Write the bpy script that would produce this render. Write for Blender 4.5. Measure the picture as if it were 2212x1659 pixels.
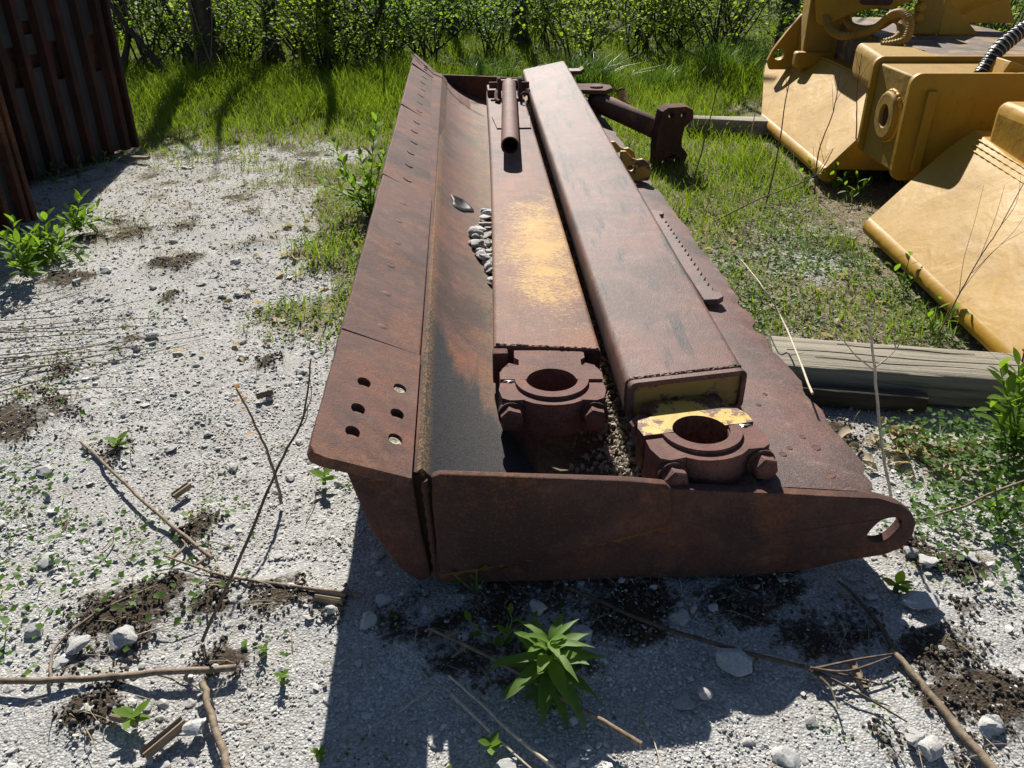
import bpy, bmesh, math, random
import numpy as np
from math import sin, cos, pi, radians, sqrt
from mathutils import Vector, Matrix, noise as mnoise
from mathutils.geometry import tessellate_polygon

for o in list(bpy.data.objects): bpy.data.objects.remove(o)
SC = bpy.context.scene
COL = SC.collection
random.seed(7); RS = np.random.RandomState(11)

# ------------------------------------------------------------------ camera, sky, sun, exposure
CAMH, PITCH, FPX = 1.6, radians(29.3), 1831.0 / 2212.0
cam_d = bpy.data.cameras.new('camera'); cam = bpy.data.objects.new('camera', cam_d); COL.objects.link(cam)
cam.location = (0, 0, CAMH); cam.rotation_euler = (pi / 2 - PITCH, 0, 0)
cam_d.sensor_fit = 'HORIZONTAL'; cam_d.sensor_width = 36; cam_d.lens = 36 * FPX
cam_d.clip_start = 0.02; cam_d.clip_end = 2000
SC.camera = cam
SUN_EL, SUN_AZ = radians(38.0), radians(-7.0)          # azimuth measured from +Y towards +X
wd = bpy.data.worlds.new('World'); SC.world = wd; wd.use_nodes = True
wn = wd.node_tree
sky = wn.nodes.new('ShaderNodeTexSky'); sky.sky_type = 'NISHITA'; sky.sun_disc = False
sky.air_density = 0.75; sky.dust_density = 0.3; sky.sun_elevation = SUN_EL; sky.sun_rotation = SUN_AZ
wn.nodes['Background'].inputs[1].default_value = 0.05
wn.links.new(sky.outputs[0], wn.nodes['Background'].inputs[0])
sun_d = bpy.data.lights.new('sun', 'SUN'); sun_d.energy = 5.0; sun_d.angle = radians(0.55); sun_d.color = (1, 0.955, 0.88)
sun = bpy.data.objects.new('sun', sun_d); COL.objects.link(sun); sun.location = (0, 20, 20)
sdir = Vector((sin(SUN_AZ) * cos(SUN_EL), cos(SUN_AZ) * cos(SUN_EL), sin(SUN_EL)))
sun.rotation_euler = (-sdir).to_track_quat('-Z', 'Y').to_euler()
vs = SC.view_settings; vs.view_transform = 'Standard'; vs.look = 'None'; vs.exposure = 0.88; vs.gamma = 1; vs.use_curve_mapping = False
SC.render.engine = 'CYCLES'

# ------------------------------------------------------------------ surveying helpers (plan positions)
cF = Vector((0, cos(PITCH), -sin(PITCH))); cU = Vector((0, sin(PITCH), cos(PITCH))); cO = Vector((0, 0, CAMH))
def ray(x, y): return cF + Vector((1, 0, 0)) * ((x - 1106) / 1831) + cU * ((829.5 - y) / 1831)
def G(x, y, z=0.0):
    d = ray(x, y); return cO + d * ((z - CAMH) / d.z)
def GY(x, y, Y):
    d = ray(x, y); return cO + d * (Y / d.y)
def GP(x, y, p, n):
    d = ray(x, y); return cO + d * ((Vector(p) - cO).dot(n) / d.dot(n))
YAW = radians(-3.52)
UU = Vector((sin(YAW), cos(YAW), 0)); VV = Vector((cos(YAW), -sin(YAW), 0))
def W(v, u, z): return UU * u + VV * v + Vector((0, 0, z))        # blade frame -> world

# ------------------------------------------------------------------ node helpers
class NT:
    def __init__(s, name):
        s.m = bpy.data.materials.new(name); s.m.use_nodes = True
        s.t = s.m.node_tree; s.b = s.t.nodes['Principled BSDF']; s.out = s.t.nodes['Material Output']
        s.tc = None
    def n(s, typ, **kw):
        x = s.t.nodes.new(typ)
        for k, v in kw.items(): setattr(x, k, v)
        return x
    def set(s, sock, v):
        if hasattr(v, 'is_output') or isinstance(v, bpy.types.NodeSocket): s.t.links.new(v, sock)
        elif v is not None:
            if isinstance(v, (tuple, list)) and len(v) == 3 and sock.type == 'RGBA': v = (*v, 1)
            sock.default_value = v
    def obj(s):
        if not s.tc: s.tc = s.n('ShaderNodeTexCoord')
        return s.tc.outputs['Object']
    def map(s, scale=(1, 1, 1), loc=(0, 0, 0), rot=(0, 0, 0), vec=None):
        m = s.n('ShaderNodeMapping'); s.set(m.inputs[0], vec or s.obj())
        m.inputs['Scale'].default_value = scale; m.inputs['Location'].default_value = loc; m.inputs['Rotation'].default_value = rot
        return m.outputs[0]
    def noise(s, scale, detail=4, rough=.55, vec=None, dist=0):
        x = s.n('ShaderNodeTexNoise'); s.set(x.inputs['Vector'], vec or s.obj())
        x.inputs['Scale'].default_value = scale; x.inputs['Detail'].default_value = detail
        x.inputs['Roughness'].default_value = rough; x.inputs['Distortion'].default_value = dist
        return x.outputs[0]
    def voro(s, scale, vec=None, feature='F1'):
        x = s.n('ShaderNodeTexVoronoi', feature=feature); s.set(x.inputs['Vector'], vec or s.obj()); x.inputs['Scale'].default_value = scale
        return x
    def ramp(s, fac, stops):
        x = s.n('ShaderNodeValToRGB'); s.set(x.inputs[0], fac); e = x.color_ramp.elements
        while len(e) > 1: e.remove(e[0])
        for i, (p, c) in enumerate(stops):
            q = e[0] if i == 0 else e.new(p)
            q.position = p; q.color = (c, c, c, 1) if isinstance(c, (int, float)) else (*c, 1)
        return x.outputs[0]
    def mix(s, fac, a, b, mode='MIX'):
        x = s.n('ShaderNodeMix', data_type='RGBA', blend_type=mode); s.set(x.inputs[0], fac); s.set(x.inputs[6], a); s.set(x.inputs[7], b)
        return x.outputs[2]
    def math(s, op, a, b=0.0, c=0.0):
        x = s.n('ShaderNodeMath', operation=op); s.set(x.inputs[0], a); s.set(x.inputs[1], b); s.set(x.inputs[2], c); return x.outputs[0]
    def mul(s, a, b): return s.math('MULTIPLY', a, b)
    def xyz(s, vec=None):
        x = s.n('ShaderNodeSeparateXYZ'); s.set(x.inputs[0], vec or s.obj()); return x.outputs
    def attr(s, name):
        x = s.n('ShaderNodeAttribute'); x.attribute_name = name; return x
    def bump(s, h, strength=.5, dist=.01, prev=None):
        x = s.n('ShaderNodeBump'); s.set(x.inputs['Height'], h); x.inputs['Strength'].default_value = strength; x.inputs['Distance'].default_value = dist
        if prev: s.set(x.inputs['Normal'], prev)
        s.set(s.b.inputs['Normal'], x.outputs[0]); return x.outputs[0]
    def fin(s, col=None, rough=None, spec=None, metal=None):
        if col is not None: s.set(s.b.inputs['Base Color'], col)
        if rough is not None: s.set(s.b.inputs['Roughness'], rough)
        if spec is not None: s.b.inputs['Specular IOR Level'].default_value = spec
        if metal is not None: s.set(s.b.inputs['Metallic'], metal)
        return s.m

def rust(name, dark=(.035, .016, .012), mid=(.125, .058, .042), pale=(.20, .115, .09), orange=.25, streak=.0, seed=0., rough=.58, blk=None, streak_rot=0.):
    n = NT(name); o = n.map(loc=(seed, seed * 1.7, seed * .6))
    big = n.noise(2.1, 6, .66, o, .4); fine = n.noise(150, 3, .7, o); pit = n.noise(300, 2, .6, o); med = n.noise(17, 6, .72, o)
    d2 = tuple(.55 * m for m in mid); red = (mid[0] * 1.18, mid[1] * .92, mid[2] * .85)
    c = n.ramp(big, [(.30, dark), (.42, d2), (.50, mid), (.58, red), (.66, mid), (.8, pale)])
    c = n.mix(n.ramp(med, [(.40, 0), (.62, .6)]), c, d2)
    c = n.mix(n.ramp(med, [(.30, .6), (.42, 0)]), c, pale)
    c = n.mix(n.ramp(fine, [(.34, .75), (.46, 0)]), c, dark)
    c = n.mix(n.ramp(fine, [(.54, 0), (.68, .6)]), c, pale)
    og = n.mul(n.ramp(n.noise(3.6, 7, .74, n.map(loc=(seed + 9, 3, 1))), [(.50, 0), (.60, 1)]), n.ramp(n.noise(85, 4, .7, o), [(.40, .1), (.56, 1)]))
    c = n.mix(n.mul(og, orange), c, (.34, .115, .03))
    if streak:
        st = n.noise(1, 5, .6, n.map(scale=(26, 3.2, 10), rot=(0, 0, streak_rot), loc=(seed, 0, 0)))
        c = n.mix(n.mul(n.ramp(st, [(.54, 0), (.66, 1)]), streak), c, (.022, .02, .02))
    if blk: c = blk(n, c)
    n.bump(n.math('ADD', n.mul(pit, .45), n.math('ADD', n.mul(fine, .7), n.mul(med, 1.2))), .5, .0045)
    return n.fin(c, n.ramp(fine, [(.3, rough + .10), (.7, min(1, rough + .36))]), .34)

def yellow_paint(name, chips=.0, toponly=False, base=(.50, .285, .045), dirt=.35, rough=.42, seed=0.):
    n = NT(name); o = n.map(loc=(seed, seed, seed))
    big = n.noise(1.9, 5, .6, o); fine = n.noise(70, 3, .6, o)
    c = n.mix(n.ramp(big, [(.35, 0), (.75, .55)]), base, tuple(b * .72 for b in base))
    c = n.mix(n.mul(n.ramp(n.noise(1, 5, .65, n.map(scale=(7, 1.4, 3), loc=(seed, 2, 0))), [(.5, 0), (.75, 1)]), dirt), c, (.16, .085, .03))
    c = n.mix(n.mul(n.ramp(n.noise(9, 5, .7, o), [(.55, 0), (.7, 1)]), dirt * .6), c, (.25, .15, .05))
    if chips:
        ch = n.ramp(n.noise(7, 8, .75, n.map(loc=(seed + 4, 1, 2))), [(.62 - .28 * chips, 0), (.64 - .28 * chips, 1)])
        c = n.mix(ch, c, n.ramp(fine, [(.3, (.06, .028, .02)), (.7, (.17, .08, .05))]))
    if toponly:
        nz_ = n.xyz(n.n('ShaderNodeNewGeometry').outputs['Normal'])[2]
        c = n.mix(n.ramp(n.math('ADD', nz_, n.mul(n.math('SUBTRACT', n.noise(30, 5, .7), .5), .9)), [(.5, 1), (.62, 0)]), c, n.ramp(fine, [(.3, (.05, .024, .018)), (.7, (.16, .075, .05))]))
    sc = n.noise(1, 5, .7, n.map(scale=(60, 5, 9), rot=(0, 0, radians(35)), loc=(seed, 0, 0)))
    c = n.mix(n.mul(n.ramp(sc, [(.60, 0), (.66, 1)]), .35), c, tuple(.45 * b for b in base))
    c = n.mix(n.ramp(n.noise(26, 6, .75, o), [(.62, 0), (.68, .7)]), c, (.10, .055, .03))
    n.bump(n.math('ADD', n.mul(n.noise(3.2, 3, .5, o, 1.5), 2.2), n.math('ADD', n.noise(9, 3, .5, o), n.mul(fine, .15))), .3, .012)
    return n.fin(c, n.ramp(big, [(.3, rough + .08), (.7, rough + .24)]), .32)

def leafmat(name, c1, c2, trans=.45, rough=.45, c3=None):
    n = NT(name); g = n.n('ShaderNodeNewGeometry'); r = g.outputs['Random Per Island']
    st = [(0, c1), (.6, c2), (1, c3 or c2)]
    col = n.ramp(r, st)
    col = n.mix(n.ramp(n.noise(3.0, 3, .5), [(.3, 0), (.7, .4)]), col, tuple(.55 * x for x in c1))
    n.fin(col, min(.8, rough + .2), .2)
    tr = n.n('ShaderNodeBsdfTranslucent'); n.set(tr.inputs[0], n.mix(1.0, col, (1.25, 1.25, .55), 'MULTIPLY'))
    mx = n.n('ShaderNodeMixShader'); mx.inputs[0].default_value = trans
    n.t.links.new(n.b.outputs[0], mx.inputs[1]); n.t.links.new(tr.outputs[0], mx.inputs[2]); n.t.links.new(mx.outputs[0], n.out.inputs[0])
    return n.m

M = {}
def blade_black(n, c):
    # worn, blackened paint left on the mouldboard between rust streaks; fading along the blade
    x, y, z = n.xyz()
    v = n.math('MULTIPLY_ADD', y, .0614, x)
    e = n.mul(n.ramp(n.math('ADD', v, n.mul(n.math('SUBTRACT', n.noise(6), .5), .12)), [(.03, 0), (.12, 1)]), n.ramp(n.noise(60, 4, .7), [(.40, 0), (.6, .8)]))
    c = n.mix(n.mul(e, .5), c, (.23, .19, .09))
    st = n.noise(1, 6, .64, n.map(scale=(5.5, .75, 1.0), rot=(0, 0, radians(-38)), loc=(2.6, 0, 0)), .5)
    g = n.math('MULTIPLY', n.math('SUBTRACT', n.math('MULTIPLY_ADD', v, -2.3, .80), y), .9)
    g2 = n.math('MAXIMUM', n.math('MINIMUM', g, .40), -.05)
    f = n.ramp(n.math('ADD', st, g2), [(.54, 0), (.66, .97)])
    k = n.noise(70, 3, .6)
    c = n.mix(f, c, n.ramp(k, [(.3, (.013, .013, .015)), (.75, (.028, .028, .029))]))
    e2 = n.mul(n.ramp(n.math('ADD', v, 0.5), [(.385, 1), (.405, 0)]), n.ramp(n.noise(110, 4, .75), [(.45, 0), (.6, 1)]))
    c = n.mix(n.mul(e2, .7), c, (.34, .19, .06))
    return c
M['rust'] = rust('rusty_steel', seed=1.3)
M['rust_edge'] = rust('rusty_cutting_edge', dark=(.03, .015, .012), mid=(.115, .056, .042), pale=(.18, .10, .078), orange=.28, seed=4.1, rough=.6)
M['rust_dark'] = rust('dark_rusty_steel', dark=(.040, .020, .015), mid=(.095, .047, .035), pale=(.135, .078, .058), orange=.3, seed=2.2, rough=.7)
M['rust_mold'] = rust('rusty_mouldboard', mid=(.13, .064, .045), pale=(.18, .105, .075), orange=.35, seed=3.3, rough=.5, blk=blade_black)
M['rust_flange'] = rust('rusty_top_flange', dark=(.05, .026, .022), mid=(.125, .072, .062), pale=(.25, .18, .165), orange=.15, seed=6.3, rough=.42)
M['rust_beam'] = rust('rusty_box_arm', dark=(.045, .022, .018), mid=(.135, .070, .055), pale=(.23, .15, .125), orange=.15, streak=.9, seed=5.4, rough=.42, streak_rot=radians(68))
M['rust_pipe'] = rust('rusty_pipe', mid=(.15, .066, .046), pale=(.20, .105, .08), orange=.15, seed=8.0, rough=.5)
def beam_yellow(n, c):
    x, y, z = n.xyz()
    # remains of yellow paint on the upper face, worn to a ragged patch
    dx = n.math('MULTIPLY', n.math('SUBTRACT', x, n.math('MULTIPLY_ADD', y, -.02, .03)), 4.4)
    dy = n.math('MULTIPLY', n.math('SUBTRACT', y, .95), 1.0)
    d = n.math('SQRT', n.math('ADD', n.mul(dx, dx), n.mul(dy, dy)))
    d = n.math('ADD', d, n.mul(n.math('SUBTRACT', n.noise(6, 6, .7), .5), 1.5))
    grain = n.noise(1, 4, .75, n.map(scale=(70, 210, 80)))
    f = n.ramp(n.math('ADD', n.math('MULTIPLY_ADD', d, -.40, .56), n.math('MULTIPLY_ADD', grain, 1.3, -.52)), [(.47, 0), (.52, .95)])
    f2 = n.ramp(n.math('MULTIPLY_ADD', d, -.5, .9), [(.0, 0), (.5, .4)])
    c = n.mix(n.mul(f2, grain), c, (.36, .14, .05))
    return n.mix(f, c, n.ramp(n.noise(12, 4, .6), [(.3, (.50, .30, .07)), (.7, (.36, .20, .05))]))
M['beam1'] = rust('worn_painted_arm', dark=(.045, .022, .018), mid=(.135, .074, .060), pale=(.22, .15, .13), orange=.4, streak=.3, seed=7.7, rough=.48, streak_rot=radians(80), blk=beam_yellow)
M['bolt'] = rust('rusty_bolt', mid=(.14, .062, .048), pale=(.20, .11, .09), orange=.2, seed=9.1, rough=.55)
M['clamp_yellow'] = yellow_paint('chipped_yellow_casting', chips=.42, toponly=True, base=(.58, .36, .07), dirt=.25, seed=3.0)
M['neck_yellow'] = yellow_paint('grimy_yellow_neck', chips=.35, base=(.32, .2, .05), dirt=.8, seed=5.0)
M['lug_yellow'] = yellow_paint('grimy_yellow_lug', chips=.2, base=(.45, .27, .04), dirt=.6, seed=6.0)
M['yellow'] = yellow_paint('yellow_machine_paint', base=(.375, .205, .011), dirt=.36, seed=1.0)
M['yellow_dirty'] = yellow_paint('dusty_yellow_paint', base=(.31, .18, .022), dirt=.6, seed=2.0, rough=.5)
M['yellow_weld'] = yellow_paint('painted_weld', base=(.45, .26, .025), dirt=.1, seed=8.0)
n = NT('grimy_steel_deck'); f = n.noise(5, 6, .65)
M['deck'] = n.fin(n.ramp(f, [(.3, (.05, .035, .026)), (.5, (.13, .09, .065)), (.62, (.30, .18, .05)), (.75, (.2, .16, .12))]), .7, .4); n.bump(n.noise(30, 4), .5, .006)
n = NT('black_rubber'); M['rubber'] = n.fin((.012, .012, .013), .45, .5)
n = NT('bright_wire'); M['wire'] = n.fin((.45, .45, .44), .35, .5, .8)
n = NT('dark_hole_dirt'); M['plug'] = n.fin(n.ramp(n.noise(60, 5), [(.35, (.22, .19, .14)), (.65, (.5, .45, .36))]), .95, .1); n.bump(n.noise(90, 4), .9, .006)
# weathered timber
n = NT('weathered_timber'); g = n.noise(1, 7, .7, n.map(scale=(1.3, 36, 36)), .5)
fi = n.noise(1, 4, .7, n.map(scale=(5, 240, 240)))
c = n.ramp(g, [(.3, (.085, .07, .05)), (.42, (.27, .24, .18)), (.7, (.42, .39, .31))]); c = n.mix(n.mul(fi, .5), c, (.16, .14, .10))
n.bump(n.math('ADD', g, n.mul(fi, .5)), .9, .01); M['timber'] = n.fin(c, .85, .2)
n = NT('rotten_timber'); g = n.noise(1, 7, .7, n.map(scale=(2, 30, 30)), .5)
n.bump(g, 1, .012); M['rotten'] = n.fin(n.ramp(g, [(.3, (.02, .017, .013)), (.7, (.12, .10, .075))]), .9, .15)
n = NT('split_wood'); g = n.noise(1, 6, .7, n.map(scale=(4, 90, 90)), .5); n.bump(g, .9, .004)
M['chip'] = n.fin(n.ramp(g, [(.3, (.10, .075, .05)), (.7, (.34, .27, .19))]), .85, .2)
# dead stems
def stemmat(name, a, b):
    n = NT(name); g = n.noise(60, 5, .65); n.bump(g, .6, .003); return n.fin(n.ramp(g, [(.3, a), (.7, b)]), .75, .25)
M['stem_tan'] = stemmat('tan_dead_stem', (.10, .07, .045), (.29, .225, .155))
M['stem_pale'] = stemmat('pale_dead_stem', (.36, .29, .2), (.62, .54, .42))
M['stem_dark'] = stemmat('dark_dead_stem', (.05, .036, .026), (.16, .11, .075))
M['stem_green'] = stemmat('green_stem', (.06, .10, .025), (.13, .17, .05))
n = NT('tree_bark'); g = n.noise(1, 6, .7, n.map(scale=(16, 16, 2.4)), .6); n.bump(g, 1, .03)
M['bark'] = n.fin(n.ramp(g, [(.3, (.022, .018, .014)), (.7, (.10, .08, .062))]), .9, .2)
M['leaf'] = leafmat('bush_leaf', (.13, .20, .025), (.20, .285, .04), .65, .4, (.30, .37, .08))
M['leaf_dark'] = leafmat('dark_bush_leaf', (.08, .14, .02), (.13, .20, .035), .6, .35, (.2, .27, .06))  # darker green leaf colour for one shrub variant
M['leaf_fresh'] = leafmat('fresh_leaf', (.10, .19, .02), (.15, .26, .03), .55, .35, (.22, .33, .05))
M['weed'] = leafmat('weed_leaf', (.10, .19, .035), (.15, .26, .05), .5, .33, (.2, .32, .08))
M['grass'] = leafmat('grass_blade', (.10, .17, .016), (.155, .235, .024), .55, .4, (.24, .30, .05))
M['tallgrass'] = leafmat('tall_grass_blade', (.05, .11, .02), (.08, .165, .03), .4, .22, (.12, .21, .05))
M['clover'] = leafmat('clover_leaf', (.06, .13, .02), (.095, .19, .03), .5, .35, (.14, .25, .05))
M['dead_grass'] = leafmat('dead_grass', (.30, .24, .15), (.42, .35, .23), .3, .6, (.5, .44, .32))
M['dry_leaf'] = leafmat('dry_leaf', (.34, .25, .16), (.50, .42, .31), .3, .6, (.62, .56, .45))
M['orange_leaf'] = leafmat('orange_leaf', (.36, .12, .02), (.42, .20, .03), .4, .4, (.25, .25, .04))
# stone
def stonemat(name, stops, objrand=True):
    n = NT(name)
    if objrand:
        oi = n.n('ShaderNodeObjectInfo'); r = oi.outputs['Random']; c = n.ramp(r, stops)
    else: c = n.ramp(n.noise(4), stops)
    if 'gravel' in name and 'lime' in name:
        wp = n.n('ShaderNodeNewGeometry').outputs['Position']; c = n.mix(n.ramp(n.noise(1.6, 5, .65, wp), [(.42, 0), (.68, .6)]), c, (.31, .275, .225)); c = n.mix(n.ramp(n.noise(5, 4, .65, wp), [(.55, 0), (.75, .5)]), c, (.25, .23, .2))
    g = n.noise(6 if objrand and 'lump' in name else 70, 7, .72); c = n.mix(n.ramp(g, [(.38, .55), (.58, 0)]), c, (.20, .19, .17)); n.bump(g, .6, .0008 if 'lump' not in name else .004)
    return n.fin(c, .9, .2)
M['gravel'] = stonemat('limestone_gravel', [(0, (.38, .375, .36)), (.25, (.47, .465, .45)), (.7, (.58, .575, .55)), (1, (.72, .715, .69))])
M['stone'] = stonemat('limestone_lump', [(0, (.38, .375, .36)), (.5, (.47, .465, .445)), (1, (.57, .565, .54))])
M['fillstone'] = stonemat('yellowish_gravel', [(0, (.2, .18, .14)), (.4, (.33, .29, .22)), (.8, (.46, .42, .34)), (1, (.36, .27, .14))])
M['crumb'] = stonemat('dark_soil_crumb', [(0, (.03, .022, .015)), (.6, (.07, .052, .035)), (1, (.13, .10, .07))])
# ground
n = NT('ground_mix')
ga, so, fo = n.attr('grassy').outputs['Fac'], n.attr('soil').outputs['Fac'], n.attr('forest').outputs['Fac']
v1 = n.voro(150); v2 = n.voro(420); fn = n.noise(9, 6, .65); fn2 = n.noise(60, 5, .7)
grv = n.ramp(n.n('ShaderNodeSeparateColor').outputs[0] if False else v1.outputs['Color'], [(.1, (.28, .28, .27)), (.5, (.45, .445, .43)), (.9, (.62, .615, .59))])
grv = n.mix(n.ramp(v1.outputs['Distance'], [(.0, 0), (.9, .6)]), grv, (.16, .155, .145))
grv = n.mix(n.ramp(fn, [(.45, 0), (.75, .55)]), grv, (.26, .235, .19))
lit = n.ramp(fn2, [(.3, (.055, .043, .028)), (.5, (.16, .13, .085)), (.7, (.33, .28, .19))])
c = n.mix(n.ramp(n.math('ADD', n.mul(ga, .9), n.mul(n.math('SUBTRACT', fn, .5), .8)), [(.25, 0), (.5, 1)]), grv, lit)
c = n.mix(n.ramp(n.math('ADD', so, n.mul(n.math('SUBTRACT', fn2, .5), .9)), [(.4, 0), (.6, 1)]), c, n.ramp(fn2, [(.3, (.022, .016, .011)), (.7, (.075, .056, .038))]))
c = n.mix(fo, c, n.ramp(fn2, [(.3, (.03, .034, .012)), (.6, (.075, .09, .025)), (.8, (.13, .12, .05))]))
n.bump(n.math('ADD', n.mul(v1.outputs['Distance'], -1.0), n.mul(fn2, .8)), .7, .005)
M['ground'] = n.fin(c, .95, .15)

# ------------------------------------------------------------------ mesh helpers
class MB:
    def __init__(s): s.v = []; s.f = []
    def add(s, vs_, fs):
        k = len(s.v); s.v += [tuple(p) for p in vs_]; s.f += [tuple(i + k for i in q) for q in fs]; return s
    def box(s, c, d, ex=Vector((1, 0, 0)), ey=Vector((0, 1, 0)), ez=Vector((0, 0, 1))):
        c = Vector(c); p = [c + ex * (sx * d[0] / 2) + ey * (sy * d[1] / 2) + ez * (sz * d[2] / 2) for sz in (-1, 1) for sy in (-1, 1) for sx in (-1, 1)]
        return s.add(p, [(0, 2, 3, 1), (4, 5, 7, 6), (0, 1, 5, 4), (2, 6, 7, 3), (0, 4, 6, 2), (1, 3, 7, 5)])
    def prism(s, poly, o, ex, ey, ez, t, holes=(), back=True):
        o = Vector(o); loops = [list(poly)] + [list(h) for h in holes]
        tris = tessellate_polygon([[Vector((a, b, 0)) for a, b in L] for L in loops])
        fl = [p for L in loops for p in L]; N = len(fl)
        vs_ = [o + ex * a + ey * b for a, b in fl] + [o + ex * a + ey * b + ez * t for a, b in fl]
        fs = [tuple(q) for q in tris] + [tuple(i + N for i in reversed(q)) for q in tris]
        k = 0
        for L in loops:
            m = len(L)
            for i in range(m): fs.append((k + i, k + (i + 1) % m, N + k + (i + 1) % m, N + k + i))
            k += m
        return s.add(vs_, fs)
    def tube(s, path, rad, n=8, cap=True, flat=1.0):
        P = [Vector(p) for p in path]; m = len(P); vs_ = []; prev = None
        for i, p in enumerate(P):
            t = (P[min(i + 1, m - 1)] - P[max(i - 1, 0)])
            t = t.normalized() if t.length > 1e-9 else Vector((0, 0, 1))
            if prev is None:
                a = t.orthogonal().normalized()
            else:
                a = prev - t * prev.dot(t); a = a.normalized() if a.length > 1e-6 else t.orthogonal().normalized()
            prev = a; b = t.cross(a); r = rad(i / (m - 1)) if callable(rad) else rad
            for k in range(n): vs_.append(p + a * (cos(2 * pi * k / n) * r) + b * (sin(2 * pi * k / n) * r * flat))
        fs = [(i * n + k, i * n + (k + 1) % n, (i + 1) * n + (k + 1) % n, (i + 1) * n + k) for i in range(m - 1) for k in range(n)]
        if cap: fs += [tuple(reversed(range(n))), tuple((m - 1) * n + k for k in range(n))]
        return s.add(vs_, fs)
    def lathe(s, prof, o, ax, n=32, closed=False):
        # prof: list of (radius, height along ax)
        o = Vector(o); ax = Vector(ax).normalized(); a = ax.orthogonal().normalized(); b = ax.cross(a); m = len(prof); vs_ = []
        for r, h in prof:
            for k in range(n): vs_.append(o + ax * h + a * (cos(2 * pi * k / n) * r) + b * (sin(2 * pi * k / n) * r))
        R = m if closed else m - 1
        fs = [(i * n + k, i * n + (k + 1) % n, ((i + 1) % m) * n + (k + 1) % n, ((i + 1) % m) * n + k) for i in range(R) for k in range(n)]
        if not closed:
            if prof[0][0] > 1e-6: fs.append(tuple(reversed(range(n))))
            if prof[-1][0] > 1e-6: fs.append(tuple((m - 1) * n + k for k in range(n)))
        return s.add(vs_, fs)
    def grid(s, rows, thick=None):
        # rows: list of equal-length point lists; thick: offset vector function(i,j) for a closed sheet
        r, c = len(rows), len(rows[0]); vs_ = [p for R in rows for p in R]
        fs = [(i * c + j, i * c + j + 1, (i + 1) * c + j + 1, (i + 1) * c + j) for i in range(r - 1) for j in range(c - 1)]
        if thick:
            N = r * c; vs_ += [Vector(rows[i][j]) + thick(i, j) for i in range(r) for j in range(c)]
            fs += [tuple(N + q for q in reversed(f)) for f in list(fs)]
            for i in range(r - 1):
                fs.append((i * c, (i + 1) * c, N + (i + 1) * c, N + i * c)); fs.append((i * c + c - 1, N + i * c + c - 1, N + (i + 1) * c + c - 1, (i + 1) * c + c - 1))
            for j in range(c - 1):
                fs.append((j, N + j, N + j + 1, j + 1)); q = (r - 1) * c + j; fs.append((q, q + 1, N + q + 1, N + q))
        return s.add(vs_, fs)
def circ(cx, cy, r, n=24, a0=0., a1=2 * pi, ry=None):
    full = abs(a1 - a0 - 2 * pi) < 1e-6
    return [(cx + r * cos(a0 + (a1 - a0) * i / (n if full else n - 1)), cy + (ry or r) * sin(a0 + (a1 - a0) * i / (n if full else n - 1))) for i in range(n)]
def rrect(x0, y0, x1, y1, r, n=5):
    out = []
    for cx, cy, a in ((x1 - r, y1 - r, 0), (x0 + r, y1 - r, pi / 2), (x0 + r, y0 + r, pi), (x1 - r, y0 + r, 3 * pi / 2)):
        out += [(cx + r * cos(a + pi / 2 * i / n), cy + r * sin(a + pi / 2 * i / n)) for i in range(n + 1)]
    return out
def smooth_path(pts, k=6):
    P = [Vector(p) for p in pts]; out = []
    for i in range(len(P) - 1):
        a, b, c, d = P[max(i - 1, 0)], P[i], P[i + 1], P[min(i + 2, len(P) - 1)]
        for j in range(k):
            t = j / k; out.append(.5 * ((2 * b) + (c - a) * t + (2 * a - 5 * b + 4 * c - d) * t * t + (3 * b - a - 3 * c + d) * t ** 3))
    return out + [P[-1]]

def mk(name, mb, mat, parent=None, smooth=35, bevel=0, seg=2, loc=None):
    """one mesh object; vertices given in world space are stored relative to the parent's base"""
    base = parent['_b'] if parent is not None and '_b' in parent else None
    off = Vector(base) if base is not None else (Vector(loc) if loc is not None else Vector((0, 0, 0)))
    me = bpy.data.meshes.new(name)
    me.from_pydata([(p[0] - off.x, p[1] - off.y, p[2] - off.z) for p in mb.v], [], mb.f)
    bm = bmesh.new(); bm.from_mesh(me); bmesh.ops.remove_doubles(bm, verts=bm.verts, dist=1e-5); bmesh.ops.recalc_face_normals(bm, faces=bm.faces); bm.to_mesh(me); bm.free()
    if smooth: me.shade_smooth(); me.set_sharp_from_angle(angle=radians(smooth))
    o = bpy.data.objects.new(name, me); COL.objects.link(o)
    me.materials.append(M[mat] if isinstance(mat, str) else mat)
    if parent is not None: o.parent = parent; o['_b'] = list(off)
    else: o.location = off; o['_b'] = list(off)
    if bevel:
        md = o.modifiers.new('bevel', 'BEVEL'); md.width = bevel; md.segments = seg; md.limit_method = 'ANGLE'; md.angle_limit = radians(40); md.use_clamp_overlap = True
    return o
def tag(o, label, cat, group=None):
    o['label'] = label; o['category'] = cat
    if group: o['group'] = group
    return o
def thing(name, label, cat, base, group=None):
    o = bpy.data.objects.new(name, None); COL.objects.link(o); o.location = base; o.empty_display_size = .1; o['_b'] = list(base)
    return tag(o, label, cat, group)
def npmesh(name, V, F, mat, flat=True):
    V = np.asarray(V, np.float32); F = np.asarray(F, np.int32); k = F.shape[1]
    me = bpy.data.meshes.new(name); me.vertices.add(len(V)); me.vertices.foreach_set('co', V.ravel())
    me.loops.add(F.size); me.loops.foreach_set('vertex_index', F.ravel())
    me.polygons.add(len(F)); me.polygons.foreach_set('loop_start', np.arange(0, F.size, k, dtype=np.int32))
    me.update(calc_edges=True); me.validate()
    if not flat: me.shade_smooth()
    me.materials.append(M[mat] if isinstance(mat, str) else mat); return me
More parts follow.
